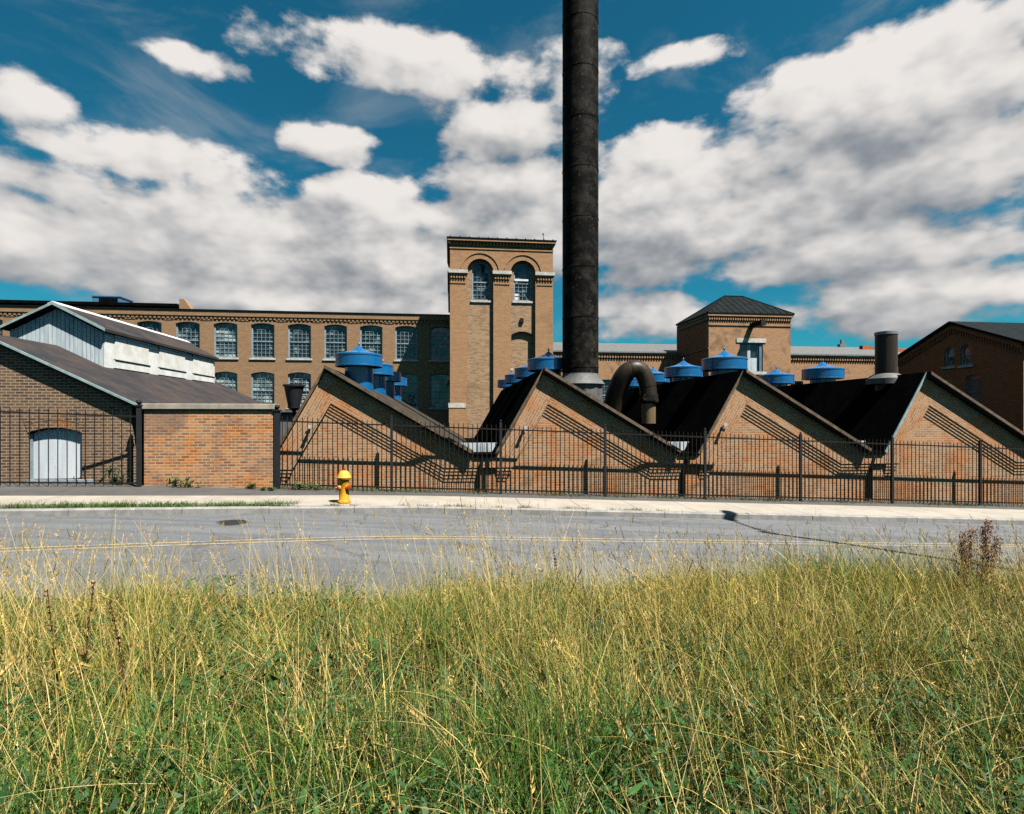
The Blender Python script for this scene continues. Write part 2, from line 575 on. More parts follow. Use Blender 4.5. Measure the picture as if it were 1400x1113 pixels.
sheet('ground', AFAR, [
    (lambda a: (-900, -0.9)), (lambda a: (-120, 0.3)), (lambda a: (-12, 0.42)), (lambda a: (-1, bank_z(a, 0))), (lambda a: (0, bank_z(a, 0))),
    (lambda a: (1, bank_z(a, 1))), (lambda a: (2, bank_z(a, 2))), (lambda a: (3, bank_z(a, 3))),
    (lambda a: (4, bank_z(a, 4))), (lambda a: (5, bank_z(a, 5))), (lambda a: (6, bank_z(a, 6))),
    (lambda a: (6.9, bank_z(a, 6.9))), (lambda a: (7.6 + bend(a), zbase(a) - 0.1)),
    (lambda a: (N_KERB + bend(a), zbase(a) - 0.1)), (lambda a: (N_KERB + 0.4 + bend(a), zbase(a) + 0.08)),
    (lambda a: (N_FENCE + 1.0, zbase(a) + 0.10)),
    (lambda a: (45, zbase(a) * 0.3)), (lambda a: (120, -0.4)), (lambda a: (900, -0.9))],
    M['ground'], 'bare brown earth of the yard and verge under everything', 'ground')
sheet('bank', AL, [(lambda a, n=n: (n, bank_z(a, n) + 0.006)) for n in (-3, 0, 1, 2, 3, 4, 5, 5.6, 6.2, 6.7, 7.0)],
      M['soil'], 'dark soil of the grassy bank in the foreground', 'bank')
sheet('road', AFAR, [(lambda a, k=k: (N_NEAR - 0.35 + bend(a) + k * (N_KERB - N_NEAR + 0.37) / 10,
                                       road_z(a, N_NEAR - 0.35 + bend(a) + k * (N_KERB - N_NEAR + 0.37) / 10))) for k in range(11)],
      M['asphalt'], 'grey asphalt road with double yellow centre line', 'road')
for k, off in enumerate((-0.14, 0.07)):
    sheet('centre_line', AFAR, [(lambda a, o=o: (N_MID + bend(a) * 1.3 + o, road_z(a, N_MID + bend(a) * 1.3 + o) + 0.004)) for o in (off, off + 0.055)],
          M['yellow_line'], ('nearer' if k == 0 else 'farther') + ' of the two yellow lines along the road centre', 'road marking')

# kerb stones: one long granite kerb with joints
def kerb():
    b = MB()
    a = -40.0
    while a < 44:
        l = 1.8 + random.uniform(-0.35, 0.5)
        j = random.uniform(-0.008, 0.008)
        k = 4
        for i in range(k):
            p, q = a + l * i / k, a + l * (i + 1) / k - (0.012 if i == k - 1 else 0)
            vs = []
            for s in (p, q):
                n0 = N_KERB + bend(s) + j
                z0, z1 = zbase(s) - 0.12, zbase(s) + 0.15 + j
                for (nn, zz) in ((n0, z0), (n0 + 0.01, z1 - 0.025), (n0 + 0.035, z1), (n0 + 0.17, z1), (n0 + 0.17, z0)):
                    vs.append(tuple(W(s, nn, zz)))
            fs = [(i2, i2 + 5, i2 + 6, i2 + 1) for i2 in range(4)]
            if i == 0:
                fs.append((0, 1, 2, 3, 4))
            if i == k - 1:
                fs.append((9, 8, 7, 6, 5))
            b.add(vs, fs)
        a += l
    o = b.build('kerb', M['kerb'])
    tag(o, 'pale granite kerb along the far side of the road', 'kerb', kind='structure')
kerb()

def walk_in(a):
    s = 1 / (1 + math.exp((a + 4.2) * 2.5))       # a grass strip opens at the left
    return N_KERB + 0.17 + bend(a) + 0.50 * s
def walk_out(a):
    return 15.2 + bend(a) * 0.9 - 0.1 / (1 + math.exp((a + 4) * 2))
def walk_z(a, n):
    return zbase(a) + 0.145 + 0.012 * (n - N_KERB - bend(a))

def pavement():
    b = MB()
    a = -40.0
    while a < 44:
        l = 1.55
        q = a + l - 0.012
        k = 3
        for i in range(k):
            s0, s1 = a + (q - a) * i / k, a + (q - a) * (i + 1) / k
            vs = []
            for s in (s0, s1):
                for nn in (walk_in(s), walk_out(s)):
                    vs.append(tuple(W(s, nn, walk_z(s, nn))))
            for s in (s0, s1):
                for nn in (walk_in(s), walk_out(s)):
                    vs.append(tuple(W(s, nn, walk_z(s, nn) - 0.1)))
            b.add(vs, [(0, 2, 3, 1), (0, 4, 6, 2), (1, 3, 7, 5)] + ([(0, 1, 5, 4)] if i == 0 else []) + ([(2, 6, 7, 3)] if i == k - 1 else []))
        a += l
    o = b.build('pavement', M['concrete'])
    tag(o, 'sunlit pale concrete pavement between kerb and iron fence', 'pavement', kind='structure')
pavement()
sheet('verge', [x for x in AL if x < -2.5], [(lambda a: (N_KERB + 0.08 + bend(a), zbase(a) + 0.11)), (lambda a: (N_KERB + 0.85 + bend(a), zbase(a) + 0.11))],
      M['soil'], 'strip of soil between kerb and pavement at the left', 'verge')
sheet('apron', AL, [(lambda a: (walk_out(a) - 0.03, walk_z(a, walk_out(a)) - 0.012)), (lambda a: (15.6, zbase(a) + 0.165)), (lambda a: (16.7, zbase(a) + 0.17))],
      M['patch'], 'dark worn asphalt strip along the foot of fence and walls', 'apron')

def fence_z(a):
    return zbase(a) + 0.165

# ------------------------------------------------------------------ windows
def arch_poly(x0, x1, z0, zs, rise, seg=10):
    """rectangle with a segmental or round head; zs = springing height"""
    c = (x0 + x1) / 2
    h = (x1 - x0) / 2
    pts = [(x0, z0), (x1, z0)]
    if rise <= 0:
        return pts + [(x1, zs), (x0, zs)]
    r = (h * h + rise * rise) / (2 * rise)
    cz = zs + rise - r
    t1 = math.acos(max(-1, min(1, h / r)))
    if rise >= h:
        t1 = 0.0
    for i in range(seg + 1):
        t = t1 + (math.pi - 2 * t1) * i / seg
        pts.append((c + r * math.cos(t), cz + r * math.sin(t)))
    return pts

def window(parent, x0, x1, z0, z1, rise, y, cols=4, rows=8, frame='frame', glass='glass', sill='stone', depth=0.16, label=None, fw=0.07, boarded=None):
    """a sash window in a hole of the wall whose face is at local y"""
    f = MB()
    yf = y + depth
    out = arch_poly(x0, x1, z0, z1 - rise, rise)
    inn = arch_poly(x0 + fw, x1 - fw, z0 + fw, z1 - rise - (fw * 0.4 if rise else fw), rise * 0.9 if rise else 0)
    out.append(out[0]); inn.append(inn[0])
    f.ring(out, inn, yf - 0.05, yf + 0.05)
    mid = z0 + (z1 - z0) * 0.48
    f.box(x0 + fw * 0.5, x1 - fw * 0.5, yf - 0.03, yf + 0.035, mid - 0.035, mid + 0.035)
    bar = 0.019
    for i in range(1, cols):
        x = x0 + fw + (x1 - x0 - 2 * fw) * i / cols
        f.box(x - bar / 2, x + bar / 2, yf + 0.0, yf + 0.03, z0 + fw, z1 - rise * 0.55 - fw * 0.5)
    for j in range(1, rows):
        z = z0 + fw + (z1 - rise * 0.5 - z0 - 2 * fw) * j / rows
        if abs(z - mid) > 0.06:
            f.box(x0 + fw, x1 - fw, yf + 0.002, yf + 0.028, z - bar / 2, z + bar / 2)
    o = f.build('window', M[frame], parent)
    if label:
        o['label'] = label
    g = MB()
    # single panes, each a touch out of true so that reflections break up
    for i in range(cols):
        for j in range(rows):
            xa = x0 + fw + (x1 - x0 - 2 * fw) * i / cols
            xb = x0 + fw + (x1 - x0 - 2 * fw) * (i + 1) / cols
            za = z0 + fw + (z1 - rise * 0.5 - z0 - 2 * fw) * j / rows
            zb = z0 + fw + (z1 - rise * 0.5 - z0 - 2 * fw) * (j + 1) / rows
            if j == rows - 1:
                zb = z1 - fw * 0.3
            e = [random.uniform(-0.006, 0.006) for _ in range(4)]
            yy = yf + 0.045
            g.add([(xa, yy + e[0], za), (xb, yy + e[1], za), (xb, yy + e[2], zb), (xa, yy + e[3], zb)], [(0, 1, 2, 3)])
    g.build('pane', M[glass], o)
    if boarded:
        MB().box(x0 + fw, x1 - fw, yf + 0.005, yf + 0.04, z0 + fw, mid).build('blind', M[boarded], o)
    if sill:
        MB().box(x0 - 0.09, x1 + 0.09, y - 0.07, yf + 0.02, z0 - 0.12, z0 - 0.002).build('sill', M[sill], o)
    return o

def dentils(mb, x0, x1, y, z0, z1, step=0.22, proj=0.08):
    k = max(1, int((x1 - x0) / step))
    s = (x1 - x0) / k
    for i in range(k):
        mb.box(x0 + s * i + s * 0.22, x0 + s * i + s * 0.78, y - proj, y, z0, z1)

GZ = -1.2   # how far walls go into the ground

# ------------------------------------------------------------------ sawtooth shed
PEAKS = [px(446, 507, N_WALL)[0] + k * 6.42 for k in range(5)]
ZP, ZV = 3.42, 0.92
RUN_L, RUN_R = 1.40, 4.27
FLAT = 6.42 - RUN_L - RUN_R
SHED_L = 13.6
shed = thing('sawtooth_shed', 'long low brick shed with four sawtooth gables and black roofs behind iron fence', 'building', 0, N_WALL, 0)

def shed_build():
    y0 = 0.0
    for k in range(4):
        p = PEAKS[k]
        lo, hi = p - RUN_L, p + RUN_R
        # field of the gable, set back from its raised brick border
        b = MB()
        b.prism([(lo - (FLAT / 2 if k else 0), GZ), (hi + FLAT / 2, GZ), (hi + FLAT / 2, ZV), (hi, ZV), (p, ZP), (lo, ZV), (lo - (FLAT / 2 if k else 0), ZV)], y0, y0 + 0.3)
        b.build('gable_wall', M['gable_brick'], shed)
        # raised border up the steep side, courses laid parallel to the rake
        sl = (ZP - ZV) / RUN_L
        sr = (ZP - ZV) / RUN_R
        wl = 0.66                                            # width of left border measured level
        dr = 0.84                                            # depth of right border measured plumb
        # where the inner lines of both borders meet
        xm = (sl * wl - dr) / (sl + sr) + 0
        xm = p + (wl * sl - dr) / (sl + sr)
        zm = ZP - dr - sr * (xm - p)
        zl = 0.58
        b = MB()
        b.prism([(lo, ZV), (lo, zl), (lo + wl - (ZV - zl) / sl, zl), (lo + wl, ZV), (xm, zm), (p, ZP)], y0 - 0.095, y0 - 0.001)
        b.build('rake_border', M['gable_brick_left'], shed)
        b = MB()
        b.prism([(p, ZP), (xm, zm), (p + (ZP - dr - zl) / sr, zl), (hi + FLAT - 0.02, zl), (hi + FLAT - 0.02, ZV), (hi, ZV)], y0 - 0.098, y0 - 0.001)
        b.build('rake_border', M['gable_brick_right'], shed)
        # corbel courses stepping back below it
        b = MB()
        for j in range(4):
            cs = 0.105
            t0 = dr + j * cs
            t1 = t0 + cs
            pr = 0.076 - j * 0.019
            za, zb = zl - j * cs, zl - (j + 1) * cs
            xs0 = p + (wl * sl - t0) / (sl + sr) + 0.02
            xs1 = p + (wl * sl - t1) / (sl + sr) + 0.02
            e0, e1 = p + (ZP - t0 - za) / sr, p + (ZP - t1 - zb) / sr
            b.prism([(xs0, ZP - t0 - sr * (xs0 - p)), (xs1, ZP - t1 - sr * (xs1 - p)), (e1, zb), (e0, za)], y0 - pr, y0 - 0.0005)
            b.prism([(e0, za), (e1, zb), (hi + 0.16, zb), (hi + 0.16, za)], y0 - pr, y0 - 0.0005)
            # short return at the foot of the steep border
            b.box(lo, lo + wl - (ZV - zl) / sl - 0.02 - j * 0.06, y0 - pr, y0 - 0.0005, zb, za)
        b.build('corbel_courses', M['gable_brick'], shed)
        # roofs
        th = 0.10
        b = MB()
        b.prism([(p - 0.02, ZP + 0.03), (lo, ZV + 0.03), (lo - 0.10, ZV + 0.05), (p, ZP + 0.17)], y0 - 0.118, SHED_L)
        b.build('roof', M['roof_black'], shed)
        b = MB()
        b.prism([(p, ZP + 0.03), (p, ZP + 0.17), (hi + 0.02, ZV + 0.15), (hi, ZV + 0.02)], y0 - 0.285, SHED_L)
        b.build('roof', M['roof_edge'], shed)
        b = MB()
        b.prism([(hi + 0.02, ZV - 0.02), (hi + 0.02, ZV + 0.06), (hi + FLAT - 0.11, ZV + 0.06), (hi + FLAT - 0.11, ZV - 0.02)], y0 - 0.16, SHED_L)
        b.build('gutter', M['roof_black'], shed)
        # rake boards
        b = MB()
        b.prism([(p + 0.01, ZP + 0.085), (p + 0.01, ZP + 0.18), (hi + 0.03, ZV + 0.16), (hi + 0.01, ZV + 0.065)], y0 - 0.32, y0 - 0.288)
        b.build('rake_board', M['trim_wood'], shed)
        b = MB()
        b.prism([(p - 0.002, ZP + 0.175), (lo - 0.105, ZV + 0.05), (lo - 0.03, ZV + 0.01), (p - 0.002, ZP + 0.03)], y0 - 0.15, y0 - 0.12)
        b.build('rake_board', M['trim_pale' if k == 3 else 'trim_wood'], shed)
        # white corrugated flashing standing across the valley
        if k < 3:
            b = MB()
            x, i = hi - 0.42, 0
            while x < hi + FLAT + 0.16:
                b.box(x, x + 0.055, 0.9 + 0.02 * (i % 2), 0.95 + 0.02 * (i % 2), ZV + 0.07, ZV + 0.36)
                x += 0.06
                i += 1
            b.build('valley_flashing', M['flash_white'], shed)
            b = MB()
            b.tube([(hi + 0.19, -0.06, GZ + 0.6), (hi + 0.19, -0.06, 0.50), (hi + 0.25, -0.10, 0.66), (hi + 0.3, -0.10, ZV - 0.06)], 0.055, 8)
            b.build('downspout', M['iron'], shed, True)
        # rear gable and closing walls
        b = MB()
        b.prism([(lo - FLAT / 2 if k else lo, GZ), (hi + FLAT / 2, GZ), (hi + FLAT / 2, ZV), (hi, ZV), (p, ZP), (lo, ZV), (lo - FLAT / 2 if k else lo, ZV)], SHED_L - 0.3, SHED_L - 0.02)
        b.build('rear_wall', M['red_brick'], shed)
    MB().box(PEAKS[0] - RUN_L, PEAKS[0] - RUN_L + 0.3, 0.301, SHED_L - 0.301, GZ, ZV).build('side_wall', M['gable_brick'], shed)
    MB().box(PEAKS[3] + RUN_R, PEAKS[3] + RUN_R + FLAT / 2, 0.301, SHED_L - 0.301, GZ, ZV - 0.03).build('side_wall', M['gable_brick'], shed)
shed_build()

# floodlights on the steep borders
def floodlights():
    first = None
    names = ['first gable from the left', 'gable beside the tall stack', 'third gable from the left']
    for k, (x, y) in enumerate(((424, 586), (716, 587), (987, 583))):
        a, z = px(x, y, N_WALL - 0.08)
        lab = 'small twin floodlight on the steep brick edge of the ' + names[k]
        if first is None:
            first = thing('floodlight', lab, 'floodlight', a, N_WALL - 0.12, z, 'floodlights on the gables')
            first.scale = (0.7, 0.7, 0.7)
            b = MB()
            b.box(-0.05, 0.05, -0.04, 0, -0.05, 0.05)
            b.tube([(0, -0.03, 0), (0.03, -0.12, 0.05)], 0.015, 6)
            b.tube([(0, -0.03, 0), (-0.05, -0.12, -0.12)], 0.015, 6)
            b.build('bracket', M['galvanised'], first)
            for (cx, cz, m) in ((0.04, 0.08, 'lamp_glass'), (-0.06, -0.16, 'iron')):
                h = MB()
                h.lathe([(0.02, 0.0), (0.05, 0.02), (0.075, 0.1), (0.08, 0.13)], (0, 0, 0), 14)
                h.v = [(v[0] + cx, -v[2] - 0.08, v[1] + cz) for v in h.v]
                h.build('lamp', M[m], first, True)
        else:
            copy_thing(first, W(a, N_WALL - 0.12, z), lab)
floodlights()

# ------------------------------------------------------------------ blue ventilators
def vent_proto():
    v = thing('roof_ventilator', 'x', 'ventilator', 0, 0, 0, 'blue roof ventilators')
    b = MB()
    b.lathe([(0.44, -1.6), (0.44, 0.02), (0.47, 0.03), (0.47, 0.06)], seg=40)
    b.build('stem', M['blue'], v, True)
    b = MB()
    b.lathe([(0.70, 0.0), (0.735, 0.0), (0.735, 0.045), (0.725, 0.05), (0.725, 0.33), (0.737, 0.335), (0.737, 0.38), (0.715, 0.395)], seg=48, cap=False)
    b.lathe([(0.70, 0.0), (0.70, 0.395)], seg=48, cap=False)
    b.build('wind_band', M['blue'], v, True)
    b = MB()
    b.lathe([(0.716, 0.39), (0.56, 0.43), (0.30, 0.50), (0.13, 0.59), (0.05, 0.66), (0.03, 0.67)], seg=40)
    b.build('cone_cap', M['blue'], v, True)
    b = MB()
    b.lathe([(0.02, 0.66), (0.02, 0.70), (0.035, 0.72), (0.03, 0.75), (0.008, 0.79)], seg=12)
    b.build('finial', M['blue'], v, True)
    return v

vents = []
def place_vents():
    # (depth, lateral) of the near vent in each row, number of vents and sideways drift per vent
    rows = [(491, 17.3, 4, 0.0, 'behind the first gable from the left'), (750, 18.75, 4, -0.05, 'between the square tower and the tall stack'),
            (990.3, 19.3, 4, 0.0, 'left of the hoist tower door'), (1124.8, 23.7, 2, 0.0, 'right of the hoist tower')]
    order = [['largest and nearest', 'second', 'third', 'farthest'], ['nearest', 'second nearest', 'third nearest', 'farthest']]
    first = None
    for r, (x, d, k, drift, where) in enumerate(rows):
        X = (x - CX) / F * d
        a0, n0 = X * CT + d * ST, -X * ST + d * CT
        sc = (1.0, 1.0, 1.05, 1.13)[r]
        for i in range(k):
            w = (['nearest', 'second nearest', 'third nearest', 'farthest'] if k == 4 else ['larger nearer', 'smaller farther'])[i]
            lab = f'{w} blue drum ventilator in the row {where}'
            loc = W(a0 + drift * i, n0 + 3.4 * i, 3.70 if r < 2 else 3.77)
            if first is None:
                first = vent_proto()
                first.location = loc
                first['label'] = lab
            else:
                c = copy_thing(first, loc, lab)
                c.scale = (sc, sc, sc)
place_vents()

# ------------------------------------------------------------------ tall chimney, stub stack, duct
def chimney():
    d = 18.1
    X = (793.5 - CX) / F * d
    a, n = X * CT + d * ST, -X * ST + d * CT
    t = thing('chimney_stack', 'very tall black riveted steel chimney rising out of the picture', 'chimney', a, n, 1.8)
    b = MB()
    prof = [(0.598, 1.3)]
    z = CZ + (HY - 508) * d / F - 1.8
    step = 67 * d / F
    zz = CZ + (HY - 436) * d / F - 1.8 - step
    prof = [(0.598, 1.3)]
    while zz < 20:
        if zz > 1.4:
            prof += [(0.598, zz - 0.022), (0.606, zz - 0.02), (0.606, zz + 0.02), (0.598, zz + 0.022)]
        zz += step
    prof += [(0.598, 20.2), (0.5, 20.2), (0.5, 18)]
    b.lathe(prof, seg=56)
    s = b.build('shaft', M['chimney'], t, True)
    b = MB()
    zz = CZ + (HY - 436) * d / F - 1.8 - step
    while zz < 20:
        if zz > 1.4:
            for i in range(44):
                th = 2 * math.pi * i / 44
                for dz in (-0.01,):
                    c, sn = math.cos(th), math.sin(th)
                    b.lathe([(0.012, -0.006), (0.004, 0.008)], (0.605 * c, 0.605 * sn, zz + dz), 5)
        zz += step
    b.build('rivets', M['chimney'], s)
    b = MB()
    zt, zb = CZ + (HY - 514) * d / F - 1.8, CZ + (HY - 526) * d / F - 1.8
    b.lathe([(0.60, zt + 0.06), (0.61, zt), (0.80, zb + 0.03), (0.82, zb), (0.80, zb - 0.01), (0.6, zb + 0.02)], seg=48, cap=False)
    b.build('storm_collar', M['flashing'], t, True)
    b = MB()
    b.lathe([(0.75, -0.9), (0.75, zb + 0.01)], seg=12)
    b.build('curb', M['flashing'], t)
chimney()

def stub():
    d = 19.6
    X = (1211.5 - CX) / F * d
    a, n = X * CT + d * ST, -X * ST + d * CT
    zt = CZ + (HY - 455) * d / F
    t = thing('stub_stack', 'short rusty round steel stack on the rightmost black roof', 'chimney', a, n, 2.9)
    b = MB()
    h = zt - 2.9
    b.lathe([(0.345, 0), (0.345, h), (0.30, h), (0.30, h - 0.6)], seg=36)
    b.build('shaft', M['duct'], t, True)
    b = MB()
    b.lathe([(0.35, h - 0.09), (0.362, h - 0.085), (0.362, h + 0.02), (0.34, h + 0.03), (0.3, h + 0.02)], seg=36, cap=False)
    b.build('rim', M['galvanised'], t, True)
    z0 = CZ + (HY - 516) * d / F - 2.9
    b = MB()
    b.lathe([(0.35, z0 + 0.13), (0.5, z0 + 0.06), (0.62, z0 - 0.05), (0.62, z0 - 0.25)], seg=36, cap=False)
    b.build('storm_collar', M['flashing'], t, True)
stub()

def duct():
    n0 = 18.2
    t = thing('curved_duct', 'thick brown steel duct bent like a hook over the roof valley', 'duct', 0, n0, 0)
    cl = [(833, 612, 0.9), (836, 575, 0.7), (841, 545, 0.45), (849, 521, 0.2), (858, 508, 0.05), (868, 504, 0), (877, 508, 0), (883, 519, 0), (886, 533, 0), (887, 546, 0)]
    pts = []
    for x, y, dn in cl:
        a, z = px(x, y, n0 + dn)
        pts.append(Vector((a, dn, z)))
    # smooth it
    sm = []
    for i in range(len(pts) - 1):
        p0, p1, p2, p3 = pts[max(i - 1, 0)], pts[i], pts[i + 1], pts[min(i + 2, len(pts) - 1)]
        for s in range(5):
            q = s / 5
            sm.append(0.5 * ((2 * p1) + (p2 - p0) * q + (2 * p0 - 5 * p1 + 4 * p2 - p3) * q * q + (3 * p1 - p0 - 3 * p2 + p3) * q ** 3))
    sm.append(pts[-1])
    k = len(sm)
    b = MB()
    b.tube(sm, [0.40 - 0.11 * min(1, i / (k * 0.6)) for i in range(k)], 28)
    o = b.build('elbow', M['duct'], t, True)
    for i in (int(k * 0.5), int(k * 0.66), int(k * 0.83)):
        d = (sm[i + 1] - sm[i - 1]).normalized() * 0.03
        rr = (0.40 - 0.11 * min(1, i / (k * 0.6))) + 0.012
        MB().tube([sm[i] - d, sm[i] + d], rr, 28).build('seam_band', M['duct'], o, True)
    e = pts[-1]
    b = MB()
    b.lathe([(0.295, 0.18), (0.315, 0.15), (0.315, 0.0), (0.33, -0.02), (0.33, -0.10), (0.30, -0.14), (0.27, -0.14)], (e.x, e.y, e.z), 28)
    b.build('collar', M['chimney'], t, True)
    b = MB()
    zt = px(887, 579, n0)[1]
    b.lathe([(0.235, -0.1), (0.235, zt - e.z), (0.21, zt - e.z), (0.21, -0.2)], (e.x, e.y, e.z), 28)
    b.build('nozzle', M['duct_tip'], t, True)
duct()

# ------------------------------------------------------------------ mill: left wing
N_WING = 36.8
def wing():
    n = N_WING
    aL, aR = pa(-40, n), pa(616, n)
    zt = pz(400, 426.5, n)
    t = thing('mill_wing', 'long three storey brown brick mill wing left of the square tower', 'building', 0, n, 0)
    b = MB()
    b.box(aL, aR, 0, 0.5, GZ, zt - 0.02)
    wall = b.build('wall', M['wing_brick'], t)
    c0, c1 = pa(256.5, n), pa(555.5, n)
    sp = (c1 - c0) / 6
    ww = 1.46
    rows = [(pz(408, 490, n), pz(408, 442.6, n)), (pz(408, 557, n), pz(408, 509, n))]
    rows.append((rows[1][0] - 3.3, rows[1][1] - 3.3))
    cents = [c0 + sp * i for i in range(-5, 8)]
    cut_b = MB()
    for (z0, z1) in rows[:2]:
        for c in cents:
            cut_b.prism(arch_poly(c - ww / 2, c + ww / 2, z0, z1 - 0.13, 0.13), -0.3, 0.42)
    cut(wall, cut_b)
    glasses = ['glass', 'glass_pale', 'glass_pale', 'glass', 'glass', 'glass', 'glass_pale', 'glass', 'glass', 'glass', 'glass', 'glass_dark', 'glass_dark']
    for ri, (z0, z1) in enumerate(rows[:2]):
        for i, c in enumerate(cents):
            window(t, c - ww / 2, c + ww / 2, z0, z1, 0.13, 0.0, 5, 8, glass=glasses[i] if ri == 0 else ('glass_pale' if i < 10 else 'glass'), fw=0.085)
    # cornice with dentils, parapet cap, arched string course
    zc = pz(400, 434, n)
    b = MB()
    b.box(aL, aR, -0.10, -0.001, zc - 0.02, zt - 0.03)
    b.build('parapet', M['wing_brick'], t)
    b = MB()
    dentils(b, aL, aR, -0.001, zc - 0.2, zc - 0.021, 0.26, 0.06)
    b.build('dentil_course', M['wing_brick'], t)
    b = MB()
    b.box(aL, aR, -0.16, 0.55, zt - 0.019, zt + 0.025)
    b.build('parapet_cap', M['roof_dark_metal'], t)
    b = MB()
    zs = rows[0][1] + 0.10
    pts = []
    for i, c in enumerate(cents):
        for s in range(-8, 9):
            x = c + s / 16 * sp
            q = max(0, 1 - (s / 6.2) ** 2)
            pts.append((x, zs + 0.22 * q))
    up = [(p[0], p[1] + 0.09) for p in pts]
    for i in range(len(pts) - 1):
        if pts[i + 1][0] - pts[i][0] > 1e-6:
            b.prism([pts[i], pts[i + 1], up[i + 1], up[i]], -0.028, -0.001)
    b.build('string_course', M['wing_brick'], t)
    # body behind and flat roof
    MB().box(aL, aR, 0.501, 14, GZ, zt - 0.15).build('rear_block', M['wing_brick'], t)
    # raised roof monitor set back behind the parapet
    nb = 4.5
    a0, z0 = px(250, 412.5, n + nb)
    a1, _ = px(246, 412, n + nb)
    zr = pz(150, 409.5, n + nb) - 0.36
    aL2 = pa(-40, n + nb)
    MB().box(aL2, a1, nb, nb + 6, zt - 0.149, zr - 0.10).build('monitor', M['roof_dark_metal'], t)
    MB().box(aL2, a1 - 0.05, nb - 0.3, nb + 6.2, zr - 0.099, zr + 0.12).build('monitor_roof', M['roof_black'], t)
    b = MB()
    ae = pa(277, n + nb)
    b.prism([(a1, zt - 0.1), (ae, zt - 0.1), (a1 + 0.3, pz(247, 411, n + nb) + 0.1), (a1, pz(247, 411, n + nb) + 0.12)], nb - 0.1, nb + 0.4)
    b.build('monitor_gable', M['wing_brick'], t)
wing()

def hvac():
    n = N_WING + 6.0
    a0, z0 = px(126, 414, n)
    a1, z1 = px(164, 405, n)
    t = thing('rooftop_unit', 'blue rooftop air unit with dark louvre on the mill roof', 'air unit', (a0 + a1) / 2, n, z0 - 0.6)
    w = (a1 - a0) / 2
    h = z1 - z0 + 0.6
    b = MB()
    b.box(-w, w, 0, 1.6, 0, h - 0.07)
    b.build('casing', M['frame_blue'], t)
    MB().box(-w - 0.05, w + 0.05, -0.05, 1.65, h - 0.068, h).build('lid', M['frame_blue'], t)
    b = MB()
    for i in range(6):
        b.box(-w * 0.5, w * 0.85, -0.03, -0.005, h - 0.55 + i * 0.07, h - 0.51 + i * 0.07)
    b.build('louvre', M['roof_black'], t)
hvac()

